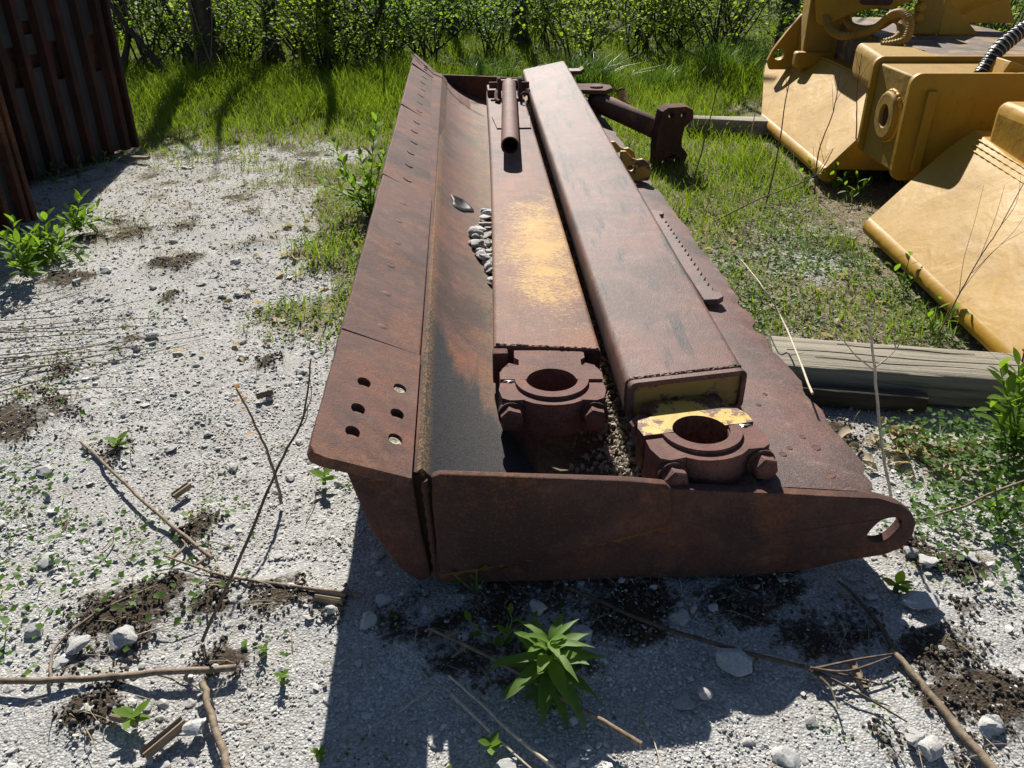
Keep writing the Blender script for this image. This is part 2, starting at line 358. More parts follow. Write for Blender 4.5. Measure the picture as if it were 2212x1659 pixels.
def rock_mesh(name, seed, mat, sub=2, rough=.28, flat=.7):
    bm = bmesh.new(); bmesh.ops.create_icosphere(bm, subdivisions=sub, radius=1)
    rr = random.Random(seed); off = Vector((rr.random() * 50, rr.random() * 50, rr.random() * 50))
    cuts = [(Vector((rr.gauss(0, 1), rr.gauss(0, 1), rr.gauss(0, 1))).normalized(), rr.uniform(.45, .85)) for _ in range(12)]
    for v in bm.verts:
        for nn, d in cuts:
            e = v.co.dot(nn) - d
            if e > 0: v.co -= nn * e * .97
        v.co *= 1 + rough * mnoise.noise(v.co * 1.6 + off) + .07 * mnoise.noise(v.co * 5 + off)
        v.co.z *= flat
    me = bpy.data.meshes.new(name); bm.to_mesh(me); bm.free()
    me.shade_smooth(); me.set_sharp_from_angle(angle=radians(20)); me.materials.append(M[mat]); return me
def fbm(x, y, s, o=0.): return mnoise.fractal(Vector((x * s + o, y * s - o, o)), .8, 2.0, 4)
def sstep(a, b, x): t = min(1, max(0, (x - a) / (b - a))); return t * t * (3 - 2 * t)

# ================================================================== GROUND
SOILP = [(60, 915, .16), (25, 870, .12), (290, 730, .08), (230, 1350, .14), (280, 1310, .09), (200, 1525, .08), (330, 1270, .06),
         (480, 1280, .09), (560, 1290, .09), (640, 1290, .08), (700, 1300, .07), (110, 800, .1), (380, 560, .16), (240, 500, .2), (150, 600, .15),
         (2050, 1500, .10), (2130, 1560, .10), (2000, 1430, .08), (2212, 1640, .12), (2180, 1500, .08), (2100, 1400, .07), (1990, 1190, .09), (2080, 1240, .10),
         (2160, 1330, .10), (1920, 1600, .05), (1330, 1290, .2), (1100, 1300, .25), (1650, 1290, .2), (860, 1320, .1), (530, 1430, .05),
         (370, 640, .08), (560, 790, .1), (260, 960, .09), (420, 1130, .08), (1830, 1330, .1), (460, 1420, .06), (1780, 930, .15)]
SOILW = [(G(a, b).x, G(a, b).y, r) for a, b, r in SOILP]
def soil_at(x, y):
    s = 0
    if 4.1 < y < 8 and x < -.4: s = sstep(4.1, 4.9, y + .5 * fbm(x, y, 1.1, 31.)) * (.36 + .25 * fbm(x, y, 1.8, 33.))
    for sx, sy, r in SOILW:
        d = ((x - sx) / r) ** 2 + ((y - sy) / (r * 1.25)) ** 2
        if d < 3: s = max(s, .8 - d * .42)
    return min(1, max(0, s + .55 * fbm(x, y, 5., 3.) + .3 * fbm(x, y, 17., 6.) - .12)) if s > 0 else max(0, .4 * fbm(x, y, 5., 3.) - .1)
def grass_at(x, y):
    nz = .45 * fbm(x, y, .9, 5.) + .25 * fbm(x, y, 3., 8.)
    if x < .35:
        g = sstep(6.0, 7.3, y + 1.0 * nz)
        g = max(g, .7 * sstep(.75, .1, abs(x + 1.25 + .8 * nz) / 1.1) * sstep(.55, .05, abs(y - 5.75 + .8 * nz)) + nz * .35)
        g = max(g, .75 * sstep(3.0, 3.7, y) * sstep(.50, .05, abs(x + .82 + .05 * (y - 3.5) + .9 * nz)) + nz * .5)
    else:
        g = sstep(2.95, 3.3, y) * (.66 + .4 * sstep(4.3, 6.2, y) + .95 * nz)
        if y < 2.5: g = max(g, sstep(1.15, 1.35, x) * sstep(1.55, 1.9, y) * (.6 + nz))
    return min(1, max(0, g))
def height_at(x, y):
    if y > 25 or abs(x) > 15: return 0.
    return .018 * fbm(x, y, .7, 1.) + .008 * fbm(x, y, 3.1, 2.) + (.03 * soil_at(x, y) if y < 5 else 0) - .012
xs = sorted(set([-400, -150, -60, -30, -16, -10, -7.5, -6] + [round(-4.5 + .07 * i, 3) for i in range(130)] + [5, 6, 7.5, 10, 16, 30, 60, 150, 400]))
ys = sorted(set([-400, -100, -30, -10, -4, -1.5, 0] + [round(.4 + .05 * i, 3) for i in range(100)] + [round(5.4 + .12 * i, 3) for i in range(46)] + [11.5, 12.5, 14, 16, 18, 21, 25, 30, 40, 60, 100, 200, 600]))
gv = [(x, y, height_at(x, y)) for y in ys for x in xs]; nx = len(xs)
gf = [(j * nx + i, j * nx + i + 1, (j + 1) * nx + i + 1, (j + 1) * nx + i) for j in range(len(ys) - 1) for i in range(nx - 1)]
me = npmesh('ground', gv, gf, 'ground', False)
for nm, fn_ in (('grassy', lambda x, y: grass_at(x, y) if y < 10 else 1), ('soil', soil_at), ('forest', lambda x, y: sstep(9.3, 10.2, y) if abs(x) < 60 else sstep(9, 12, y))):
    at = me.attributes.new(nm, 'FLOAT', 'POINT'); at.data.foreach_set('value', np.array([fn_(p[0], p[1]) for p in gv], np.float32))
ground = bpy.data.objects.new('ground', me); COL.objects.link(ground); ground['kind'] = 'structure'
ground['label'] = 'pale crushed limestone yard giving way to grass and leaf litter'

# ================================================================== RUSTY DOZER BLADE (lying on its back)
U0, U1 = 1.72, 7.75
bl = thing('dozer_blade', 'long rusty dozer blade lying on its back with its cutting edge raised', 'dozer blade', W(0, U0, 0))
NEARP = [(-.118, .385), (-.085, .345), (-.04, .30), (.02, .255), (.09, .215), (.17, .18), (.27, .155), (.38, .15), (.48, .165), (.56, .20), (.63, .238), (.69, .268), (.75, .285), (.83, .283), (.92, .274), (1.02, .262), (1.105, .248)]
FARP = [(-.125, .33), (-.09, .295), (-.045, .255), (.015, .215), (.085, .18), (.165, .15), (.265, .125), (.375, .12), (.475, .135), (.555, .17), (.625, .205), (.685, .235), (.745, .255), (.825, .253), (.915, .246), (1.015, .236), (1.10, .225)]
def prof(t, nsub=1): return [((1 - t) * a[0] + t * b[0], (1 - t) * a[1] + t * b[1]) for a, b in zip(NEARP, FARP)]
rows = []
NS = 150
rr = random.Random(5)
notch = {}
for k in range(26):
    c0 = rr.uniform(0, 1) ** 1.5; notch[c0] = (rr.uniform(.004, .014), rr.uniform(.006, .028))
for i in range(NS + 1):
    t = (i / NS) ** 1.25; u = U0 + .03 + (U1 - U0 - .05) * t; P = prof(t)
    row = [W(v, u, z + .004 * fbm(v * 2, u, .8, 4.)) for v, z in P]
    # torn, wavy outer lip of the top flange
    d = .012 * fbm(u, 0, 1.3, 6.) + .005 * fbm(u, 0, 9, 2.)
    for c0, (wd_, dp) in notch.items():
        q = abs(t - c0) / wd_
        if q < 1: d -= dp * (1 - q)
    row[-1] = W(P[-1][0] + d, u, P[-1][1] - .012 + .010 * fbm(u, 3, 5, 2.))
    rows.append(row)
dn = [Vector((0, 0, -1))] * 20
def mthick(i, j):
    a = rows[i][max(j - 1, 0)]; b = rows[i][min(j + 1, 16)]; t = (b - a).normalized(); return UU.cross(t).normalized() * .016 * (1 if UU.cross(t).z < 0 else -1)
# left strip (dark, rust streaked) without any opening; the hole's dark is painted further down
mold = MB(); mold.grid([r[:13] for r in rows], mthick)
mo = mk('mouldboard', mold, 'rust_mold', bl, 50)
fl = MB(); fl.grid([r[12:] for r in rows], lambda i, j: Vector((0, 0, -.016)))
mk('top_flange', fl, 'rust_flange', bl, 50)
# torn hole with a dented, rolled-in lip; black disc paints its inner dark
def zsurf(v, u):
    t = (u - U0) / (U1 - U0); P = prof(t); return float(np.interp(v, [p[0] for p in P], [p[1] for p in P]))
hl = MB(); ring = []
for rad_, dz in ((.055, .004), (.045, .012), (.036, .010), (.030, .003), (.001, .003)):
    ring.append([W(.0 + rad_ * cos(a) * (1 + .25 * sin(3 * a + 1)), 4.32 + rad_ * 1.9 * sin(a) * (1 + .2 * sin(2 * a)), zsurf(rad_ * cos(a) * (1 + .25 * sin(3 * a + 1)), 4.32) + dz) for a in [2 * pi * k / 24 for k in range(25)]])
hl.grid(ring); n = NT('painted_hole_dark'); n.fin((.008, .007, .007), .6, .3); mk('torn_hole', hl, n.m, bl, 60)
# box section on the back that carries the blade on the ground
bk = MB()
bk.prism([(-.08, .0), (.98, .0), (1.0, .20), (.70, .225), (.56, .15), (.38, .10), (.2, .13), (.05, .2), (-.06, .26)], W(0, U0 + .10, 0), VV, Vector((0, 0, 1)), UU, 5.8)
mk('back_box', bk, 'rust_dark', bl, 30)
# cutting edge: plane through the raised lip and the mouldboard edge
EL0, EL1 = Vector(W(-.372, 1.665, .495)), Vector(W(-.366, 7.94, .492))
ER0, ER1 = Vector(W(-.142, 1.705, .384)), Vector(W(-.140, 7.72, .332))
e_u = (ER1 - ER0).normalized()
def ept(u, s):      # s 0 at the outer lip, 1 at the mouldboard
    a = EL0.lerp(EL1, (u - 1.665) / (7.94 - 1.665)); b = ER0.lerp(ER1, (u - 1.705) / (7.72 - 1.705)); return a.lerp(b, s)
def edge_piece(name, uL0, uL1, uR0, uR1, holes=(), lift=0., round0=False):
    # local 2-D frame on the plate: x across (0..w), y along
    o = ept((uL0 + uR0) / 2, 0.) ; ex = (ept((uL0 + uR0) / 2, 1.) - o); w = ex.length; ex = ex / w
    ey = (ept(uL1, .5) - ept(uL0, .5)).normalized(); ex = (ex - ey * ex.dot(ey)).normalized(); ez = ex.cross(ey).normalized()
    if ez.z < 0: ez = -ez
    y0L, y1L = uL0 - (uL0 + uR0) / 2, uL1 - (uL0 + uR0) / 2; y0R, y1R = uR0 - (uL0 + uR0) / 2, uR1 - (uL0 + uR0) / 2
    poly = [(0, y0L), (w * .5, (y0L + y0R) / 2), (w, y0R)]
    if round0: poly = [(0, y0L + .035), (.012, y0L + .01), (.04, y0L + .006), (w * .5, (y0L + y0R) / 2), (w, y0R)]
    poly += [(w, y1R), (w * .5, (y1L + y1R) / 2)]
    m_ = 14
    poly += [(.004 * fbm(uL1 - (uL1 - uL0) * k / m_, 5, 3, 1.), y1L - (y1L - (y0L + (.04 if round0 else 0))) * k / m_) for k in range(m_)]
    if round0: poly = poly[:-1] + poly[-1:]
    hs = [circ(hx * w, hy, .020, 14, ry=.026) for hx, hy in holes]
    mb = MB(); mb.prism(poly, o + ez * (lift - .03), ex, ey, ez, .03, hs)
    return mk(name, mb, 'rust_edge', bl, 30, 0 if holes else .004, 2), o, ex, ey, ez, w
hb = [(.43, .17), (.43, .30), (.44, .46), (.80, .225), (.80, .35), (.80, .50)]
hb = [(.36, .13), (.37, .245), (.38, .39), (.80, .165), (.79, .29), (.79, .43)]
e1, o1, ex1, ey1, ez1, w1 = edge_piece('end_bit', 1.665, 2.335, 1.705, 2.365, hb, .002, True)
for hx, hy in (hb[0], hb[1], hb[2], hb[4]):        # worn-off bolt stubs leave a crescent of hole open
    p = MB(); p.lathe([(.0255, -.03), (.0255, .0), (.001, .0)], o1 + ex1 * (hx * w1 - .001) + ey1 * (hy - .007) - ez1 * .0085, (ez1 + ey1 * .22).normalized(), 18); mk('bolt_stub', p, 'rust_edge', e1)
for hx, hy in (hb[3], hb[5]):                      # packed dirt in two of the bolt holes
    p = MB(); p.lathe([(.019, -.02), (.0195, -.006), (.014, -.003), (.006, -.006), (.0005, -.004)], o1 + ex1 * (hx * w1) + ey1 * hy, ez1, 14); mk('packed_dirt', p, 'plug', e1)
segs = [(2.336, 4.062, 2.366, 4.047, .003), (4.078, 5.75, 4.063, 5.72, -.004), (5.753, 7.395, 5.723, 7.37, -.003)]
for a, b, c, d, lf in segs:
    so_, o_, ex_, ey_, ez_, w_ = edge_piece('edge_segment', a, b, c, d, (), lf)
    y = .11
    while y < (b - a) - .05:                       # plugged bolt heads: a sunken ring round a flush slug
        pb = MB(); ctr = o_ + ex_ * (w_ * (.46 + .02 * sin(y * 9))) + ey_ * y
        pb.lathe([(.022, .000), (.022, lf + .0002), (.0200, lf + .0006), (.0190, lf - .001), (.017, lf + .0003), (.0005, lf + .0004)], ctr, ez_, 18); mk('bolt_slug', pb, 'rust_edge', so_); y += .262
ef, of_, exf, eyf, ezf, wf = edge_piece('end_bit', 7.40, 7.94, 7.375, 7.72, [(.45, .10), (.45, .20), (.45, .30), (.80, .08), (.80, .17), (.80, .25)], .002)
# rusty shadow gap strip under the edge
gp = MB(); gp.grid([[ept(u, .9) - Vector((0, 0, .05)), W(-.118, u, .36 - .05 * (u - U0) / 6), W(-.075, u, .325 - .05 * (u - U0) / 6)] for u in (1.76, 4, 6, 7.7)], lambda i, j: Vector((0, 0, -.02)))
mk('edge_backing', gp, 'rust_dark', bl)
# end plates: wedge, main plate with towing ear, proud cover plate
ZZ = Vector((0, 0, 1))
earc = (1.103, .150)
main = [(-.095, .03), (.3, .018), (.667, .012), (.86, .014), (.95, .03), (1.02, .05), (1.08, .058), (1.125, .064), (1.165, .085), (1.187, .125), (1.186, .172), (1.165, .205), (1.128, .232), (1.067, .256), (.95, .268), (.816, .283), (.66, .297), (.511, .312), (.3, .32), (0, .32), (-.085, .33)]
hole = [(earc[0] + .042 * cos(a) * (1 + .12 * sin(2 * a)), earc[1] + .040 * sin(a) + .012 * cos(a)) for a in [2 * pi * k / 26 for k in range(26)]]
mb = MB(); mb.prism(main, W(0, U0, 0), VV, ZZ, UU, .032, [hole]); ep = mk('end_plate', mb, 'rust_dark', bl, 30, .006, 3)
cov = [(-.085, .075), (.2, .12), (.5, .205), (.512, .25), (.505, .325), (.49, .343), (.4, .357), (.25, .37), (.099, .383), (-.07, .398), (-.092, .39), (-.094, .3)]
mb = MB(); mb.prism(cov, W(0, U0 - .022, 0), VV, ZZ, UU, .024); mk('cover_plate', mb, 'rust_dark', bl, 30, .006, 3)
wb = MB(); wb.tube([W(x, U0 - .004, z) for x, z in smooth_path_2 ] if False else [W(-.085 + .585 * t, U0 - .008, .070 + .130 * t ** 1.05 + .002 * sin(t * 60)) for t in [i / 40 for i in range(41)]], lambda t: .012 + .003 * sin(t * 97), 6)
mk('weld_bead', wb, rust('orange_weld', dark=(.06, .02, .01), mid=(.20, .085, .025), pale=(.3, .16, .05), orange=.9, seed=12), bl, 60)
wedge = [(-.31, .425), (-.20, .385), (-.142, .372), (-.128, .2), (-.108, .04), (-.145, .030), (-.188, .072), (-.256, .205)]
mb = MB(); mb.prism(wedge, W(0, U0 + .01, 0), VV, ZZ, UU, .035); mk('wedge_plate', mb, 'rust_dark', bl, 30, .008, 3)
mb = MB(); mb.tube([W(-.112 + .018 * (1 - t), U0 + .012, .05 + .31 * t) for t in [i / 20 for i in range(21)]], lambda t: .010 + .003 * sin(t * 50), 6); mk('weld_bead', mb, 'rust_dark', bl, 60)
foot = [(.60, -.02), (.98, -.015), (1.03, .045), (.9, .04), (.62, .03)]
mb = MB(); mb.prism(foot, W(0, U0 + .06, 0), VV, ZZ, UU, .5); mk('wear_shoe', mb, rust('shoe_rust', mid=(.16, .07, .035), orange=.7, seed=14), bl, 30, .006)
# long underside of the edge support
mb = MB(); mb.prism([(-.19, .075), (-.14, .03), (-.09, .03), (-.09, .31), (-.13, .36), (-.29, .40), (-.31, .395)], W(0, U0 + .046, 0), VV, ZZ, UU, 5.9); mk('edge_support', mb, 'rust_dark', bl, 30)
# far end plate
farp = [(-.125, .345), (.1, .335), (.3, .325), (.53, .31), (.56, .30), (.75, .255), (1.1, .22), (1.1, .05), (-.1, .04)]
mb = MB(); mb.prism(farp, W(0, U1 - .03, 0), VV, ZZ, UU, .035); mk('end_plate', mb, 'rust_dark', bl, 30, .005)
# pitted rust blisters on the flange
for k in range(12):
    v, u = rr.uniform(.78, 1.0), U0 + .08 + rr.uniform(0, .45); z = .284 - .11 * max(0, v - .83) * 1.05
    p = MB(); q = rr.uniform(.008, .018)
    p.lathe([(q, -.002), (q * .9, .0004), (q * .6, .0010), (q * .5, .0002), (.0005, .0006)], W(v, u, z), ZZ, 9); mk('rust_blister', p, 'rust_edge', bl)
# serrated wear rack along the flange
pts = [(0, 0)]
pts = [(.0, .0), (.055, .0), (.085, .03), (.085, .07), (.06, .075)]; y = .10
while y < .98: pts += [(.058, y), (.066, y + .010), (.064, y + .024), (.048, y + .036)]; y += .055
pts += [(.05, 1.03), (.075, 1.04), (.078, 1.075), (.05, 1.10), (.0, 1.10)]
mb = MB(); mb.prism(pts, W(.912, 2.92, .277), VV, UU, ZZ, .024); rk = mk('toothed_rack', mb, 'rust_flange', bl, 30, .003)
mb = MB(); mb.box(W(.885, 3.47, .285), (.10, 1.1, .016), VV, UU); mk('rack_bar', mb, 'rust_dark', bl, 30, .003)
# two curved yellow lugs standing on the flange
for q, (u, s) in enumerate(((4.72, 1.0), (5.05, .85))):
    lug = [(0, 0), (.17, 0), (.185, .05), (.165, .10), (.13, .125), (.10, .12), (.07, .13), (.03, .17), (0, .17)]
    lug = [(a * s, b * s) for a, b in lug]
    mb = MB(); mb.prism(lug, W(.90, u, .245), VV, ZZ, UU, .03, [circ(.065 * s, .075 * s, .018, 14)]); mk('lug', mb, 'lug_yellow', bl, 30, .006)

# ================================================================== PUSH ARMS lying in the blade
def box_arm(name, root, stations, h, mat, r=.018):
    # stations: (left v,u,z),(right v,u,z); rounded rectangular tube lofted along them
    mb = MB(); rows = []
    for L, R in stations:
        L = W(*L); R = W(*R); ex = (R - L); w = ex.length; ex = ex / w; ey = Vector((0, 0, 1)); ey = (ey - ex * ey.dot(ex)).normalized()
        rows.append([L + ex * a + ey * b for a, b in rrect(0, -h, w, 0, r, 4)])
    nn = len(rows[0]); vs_ = [p for R in rows for p in R]
    fs = [(i * nn + k, i * nn + (k + 1) % nn, (i + 1) * nn + (k + 1) % nn, (i + 1) * nn + k) for i in range(len(rows) - 1) for k in range(nn)]
    fs += [tuple(range(nn)), tuple((len(rows) - 1) * nn + k for k in reversed(range(nn)))]
    mb.add(vs_, fs); return mk(name, mb, mat, root, 45)
def lerp3(a, b, t): return tuple(x + (y - x) * t for x, y in zip(a, b))
def weld(root, a, b, r, mat='rust_beam', n=60, sd=1):
    rr_ = random.Random(sd); a = Vector(a); b = Vector(b)
    p = [a.lerp(b, i / n) + Vector((rr_.uniform(-1, 1), rr_.uniform(-1, 1), rr_.uniform(-.5, 1))) * r * .35 for i in range(n + 1)]
    mb = MB(); mb.tube(p, lambda t: r * (.8 + .35 * sin(t * n * 1.3) + .2 * sin(t * 31)), 6); return mk('weld_bead', mb, mat, root, 60)
def clamp(root, c, yaw, top, h, W2, bmat, cmat, neck):
    """trunnion clamp: block on the arm, bolted cap, two through bolts; c = bore centre (v,u)"""
    ex = (VV * cos(yaw) + UU * sin(yaw)); ey = (UU * cos(yaw) - VV * sin(yaw)); o = W(c[0], c[1], top - h)
    R = .076; w = W2 / 2
    g = .008
    blk = [(-w, g), (-R - .001, g)] + circ(0, 0, R, 16, pi - .11, .11) + [(R + .001, g), (w, g), (w + .002, .05), (w - .012, .085), (w - .05, .095), (.098, .10), (.098, .135), (.112, .15), (.112, neck), (-.112, neck), (-.112, .15), (-.098, .135), (-.098, .10), (-w + .05, .095), (-w + .012, .085), (-w - .002, .05)]
    mb = MB(); mb.prism(blk, o, ex, ey, ZZ, h); mk('bearing_block', mb, bmat, root, 40, .017, 4)
    cap = [(-w, -g), (-w - .004, -.05), (-w + .006, -.098), (-w + .03, -.112), (-w + .075, -.108), (-.085, -.112), (-.06, -.128), (-.03, -.137), (0, -.14), (.03, -.137), (.06, -.128), (.085, -.112), (w - .075, -.108), (w - .03, -.112), (w - .006, -.098), (w + .004, -.05), (w, -g), (R + .001, -g)] + circ(0, 0, R, 16, -.11, -pi + .11) + [(-R - .001, -g)]
    mb = MB(); mb.prism(cap, o, ex, ey, ZZ, h - .004); cp = mk('bearing_cap', mb, cmat, root, 40, .017, 4)
    lip = circ(0, 0, R + .003, 24, -.08, -pi + .08) + circ(0, 0, R + .036, 24, -pi + .02, -.02)
    mb = MB(); mb.prism(lip, o + ZZ * (h - .007), ex, ey, ZZ, .014); mk('collar', mb, cmat, cp, 40, .005, 3)
    for s in (-1, 1):
        bc = o + ex * (s * (w - .035)) + ZZ * (h * .56)
        mb = MB(); mb.lathe([(.041, -.098), (.041, -.122), (.001, -.122)], bc, ey, 28); mk('washer', mb, 'rust_dark', cp, 40, .003)
        mb = MB(); mb.lathe([(.035, -.118), (.035, -.150), (.029, -.157), (.001, -.157)], bc, ey, 6); bt = mk('bolt_head', mb, 'bolt', cp, 30, .002)
        mb = MB(); mb.lathe([(.033, .095), (.033, .125), (.02, .13), (.001, .13)], bc + ZZ * .012, ey, 6); mk('bolt_nut', mb, 'bolt', cp, 30, .002)
        mb = MB(); mb.lathe([(.019, -.12), (.019, .13)], bc, ey, 12); mk('bolt_shank', mb, 'rust_dark', cp)
    return o, ex, ey, cp
def wire_lash(root, o, ex, ey, h, x0, x1, nw=3):
    for k in range(nw):
        p = [o + ex * (x0 + (x1 - x0) * t) + ey * (.004 * sin(t * 9 + k * 2)) + ZZ * (h - .012 - .006 * k + .012 * sin(pi * t)) for t in [i / 12 for i in range(13)]]
        mb = MB(); mb.tube(p, .0022, 5); mk('lashing_wire', mb, 'wire', root)
# arm one: flat worn yellow arm
a1 = thing('push_arm', 'rusty box arm with a worn yellow paint patch and a hinged pipe at its end', 'push arm', W(.26, 2.43, .24))
T1 = .36
st = []
for t in [i / 24 for i in range(25)]:
    L = lerp3((.09, 2.47, T1), (.222, 6.9, T1), t); R = lerp3((.437, 2.42, T1), (.505, 6.85, T1), t)
    L = (L[0] + .012 * sin(pi * t), L[1], L[2]); st.append((L, R))
box_arm('arm_tube', a1, st, .12, 'beam1')
weld(a1, W(.10, 2.475, T1 - .002), W(.43, 2.425, T1 - .003), .0055, 'beam1', 70, 2)
o, ex, ey, cp = clamp(a1, (.258, 2.235), radians(-3), .352, .112, .312, 'bolt', 'bolt', .20)
wire_lash(a1, o, ex, ey, .112, -.155, -.10)
for s in (-1, 1):          # cheek plates left and right of the notch
    mb = MB(); mb.box(W(.262 + s * .15, 2.44, .298), (.05, .045, .11), VV, UU); mk('end_cheek', mb, 'rust_dark', a1, 30, .006)
# hinged pipe on its two lugs
g0 = MB(); g0.prism([(-.10, 0), (.12, 0), (.14, .35), (.02, .72), (-.06, .62), (-.12, .35)], W(.345, 5.55, T1 + .001), VV, UU, ZZ, .008); mk('doubler_plate', g0, 'beam1', a1, 30, .003)
for s in (-1, 1):
    lug = [(-.16, 0), (.13, 0), (.10, .11)] + circ(.03, .09, .06, 10, .3, pi - .4) + [(-.11, .04)]
    mb = MB(); mb.prism(lug, W(.385 + s * .078 - .012, 6.58, T1 - .002), UU, ZZ, VV, .026, [circ(.03, .09, .026, 14)]); mk('hinge_lug', mb, 'rust_dark', a1, 30, .006)
mb = MB(); mb.lathe([(.025, -.15), (.025, .15)], W(.385, 6.61, T1 + .088), VV, 16); mk('hinge_pin', mb, 'rust_dark', a1, 30, .003)
mb = MB(); mb.lathe([(.042, -.062), (.042, .062)], W(.385, 6.61, T1 + .088), VV, 20); mk('hinge_barrel', mb, 'rust_pipe', a1, 30, .004)
pa, pb = W(.382, 6.57, T1 + .095), W(.279, 4.70, T1 + .10)
ax = (pb - pa).normalized(); L = (pb - pa).length
mb = MB(); mb.lathe([(.030, 0), (.051, .01), (.051, L), (.043, L), (.043, L - .5), (.001, L - .5)], pa, ax, 32); mk('pipe', mb, 'rust_pipe', a1, 40)
mb = MB(); mb.box(W(.275, 6.74, T1 + .025), (.10, .22, .05), VV, UU); mk('stop_block', mb, 'beam1', a1, 30, .006)
mb = MB(); mb.tube(smooth_path([W(.30, 6.60, T1 + .06), W(.285, 6.52, T1 + .05), W(.28, 6.43, T1 + .02), W(.30, 6.38, T1 + .012)]), .014, 8); mk('hook', mb, 'rust_dark', a1)
mb = MB(); mb.tube([W(.485, 6.38, T1 + .03) + VV * (.03 * cos(a)) + ZZ * (.045 * sin(a)) for a in [2 * pi * k / 16 for k in range(17)]], .009, 7, False); mk('shackle', mb, 'rust_edge', a1)

# arm two: plain rusty box arm over the flange
a2 = thing('push_arm', 'plain rusty box arm lying on the blade flange with a chipped yellow clamp', 'push arm', W(.65, 2.15, .28))
T2 = .425
st = []
for t in [i / 24 for i in range(25)]:
    L = lerp3((.455, 2.105, T2), (.54, 7.46, T2 - .005), t); R = lerp3((.815, 2.165, T2 + .003), (.918, 7.60, T2 + .045), t)
    st.append((L, R))
box_arm('arm_tube', a2, st, .125, 'rust_beam', .022)
weld(a2, W(.465, 2.10, T2 - .006), W(.808, 2.158, T2 - .003), .008, 'rust_beam', 90, 3)
yw = math.atan2(.06, .36)
exb = (VV * cos(yw) + UU * sin(yw)); eyb = (UU * cos(yw) - VV * sin(yw))
mb = MB(); mb.prism(rrect(-.182, -.128, .182, .002, .02, 4), W(.637, 2.118, T2), exb, ZZ, -eyb, .022, [rrect(-.166, -.116, .166, -.014, .012, 4)]); mk('end_frame', mb, 'rust_beam', a2, 30, .002)
mb = MB(); mb.box(W(.637, 2.118, T2 - .063), (.335, .02, .105), exb, eyb); mk('end_face', mb, 'neck_yellow', a2, 30)
mb = MB(); mb.box(W(.642, 2.075, T2 - .115), (.21, .10, .085), exb, eyb); mk('neck_block', mb, 'neck_yellow', a2, 30, .006)
o, ex, ey, cp = clamp(a2, (.632, 1.915), yw, .362, .112, .322, 'clamp_yellow', 'bolt', .16)
wire_lash(a2, o, ex, ey, .112, .10, .158, 4)
# a lug and bracket at its far end
mb = MB(); mb.prism([(0, 0), (.10, 0), (.12, .02), (.12, .05), (.09, .03), (0, .03)], W(.93, 7.35, T2 - .03), VV, ZZ, UU, .14); mk('bracket', mb, 'rust_beam', a2, 30, .006)
mb = MB(); mb.tube([W(.96, 6.95, .37) + VV * (.05 * cos(a)) + UU * (.06 * sin(a)) for a in [2 * pi * k / 16 for k in range(17)]], .010, 7, False); mk('ring', mb, 'rust_beam', a2)

# ================================================================== BRACE WITH YOKE (right of the blade)
br = thing('tilt_brace', 'short rusty brace tube ending in a four hole yoke in the grass', 'brace', W(1.5, 5.95, 0))
def shifted(p): return p
b0, b1 = W(1.02, 6.42, .36), W(1.455, 6.02, .215)
axb = (b1 - b0).normalized(); Lb = (b1 - b0).length
mb = MB(); mb.lathe([(.030, -.06), (.072, 0), (.072, Lb - .02), (.064, Lb - .01), (.064, Lb - .06), (.045, Lb - .06), (.045, Lb + .04)], b0, axb, 28); mk('tube', mb, rust('brace_rust', mid=(.125, .06, .04), orange=.8, seed=17), br, 40)
plp = [(-.11, -.12), (.10, -.16), (.17, -.05), (.17, .06), (.10, .13), (-.11, .13)]
for dz in (.05, -.08):
    mb = MB(); mb.prism(plp, W(.97, 6.50, .37 + dz), VV, UU, ZZ, .03, ()); mk('bracket_plate', mb, 'rust_dark', br, 30, .006)
mb = MB(); mb.lathe([(.048, -.10), (.048, .115), (.04, .12), (.001, .12)], W(1.02, 6.46, .345), ZZ, 22); mk('pin', mb, 'rust', br, 30)
yc = b1 + axb * .045
fx = axb.cross(ZZ).normalized(); fz = fx.cross(axb).normalized()
if fz.z < 0: fz = -fz
yoke = [(a * 1.25, b) for a, b in [(-.095, -.20), (-.06, -.225), (.05, -.225), (.095, -.20), (.105, -.13), (.085, -.10), (.06, -.07), (.052, 0), (.06, .07), (.085, .10), (.105, .13), (.095, .19), (.05, .215), (-.06, .215), (-.095, .19), (-.105, .05), (-.105, -.05)]]
hs = [circ(a, b, .021, 12) for a in (-.045, .05) for b in (-.165, .16)]
# the yoke's face looks back along the tube towards the yard
yn = Vector((.30, -.93, -.12)).normalized(); yx = ZZ.cross(-yn).normalized(); yx = yx if yx.x > 0 else -yx; yz = yx.cross(yn); yz = yz if yz.z > 0 else -yz
mb = MB(); mb.prism(yoke, yc - yn * .03, yx, yz, yn, .085, hs); mk('yoke', mb, 'rust_dark', br, 35, .012, 3)
mb = MB(); mb.tube([b1 - axb * .08 - ZZ * .05, b1 - axb * .07 - ZZ * .19], .016, 8); q = mk('drop_bolt', mb, 'rust', br)
mb = MB(); mb.lathe([(.024, 0), (.024, .02)], b1 - axb * .07 - ZZ * .20, ZZ, 6); mk('bolt_head', mb, 'rust', br)
fit0 = b0 + axb * .26 + ZZ * .05 + Vector((.0, .05, 0))
mb = MB(); mb.tube([fit0, fit0 + Vector((-.02, .09, .07))], .036, 12); ff = mk('grease_port', mb, 'lug_yellow', br, 35)
mb = MB(); mb.lathe([(.032, 0), (.034, .02), (.026, .03), (.001, .03)], fit0 + Vector((-.02, .09, .07)), Vector((-.02, .09, .07)), 14); mk('cap', mb, 'rust_dark', br, 35)

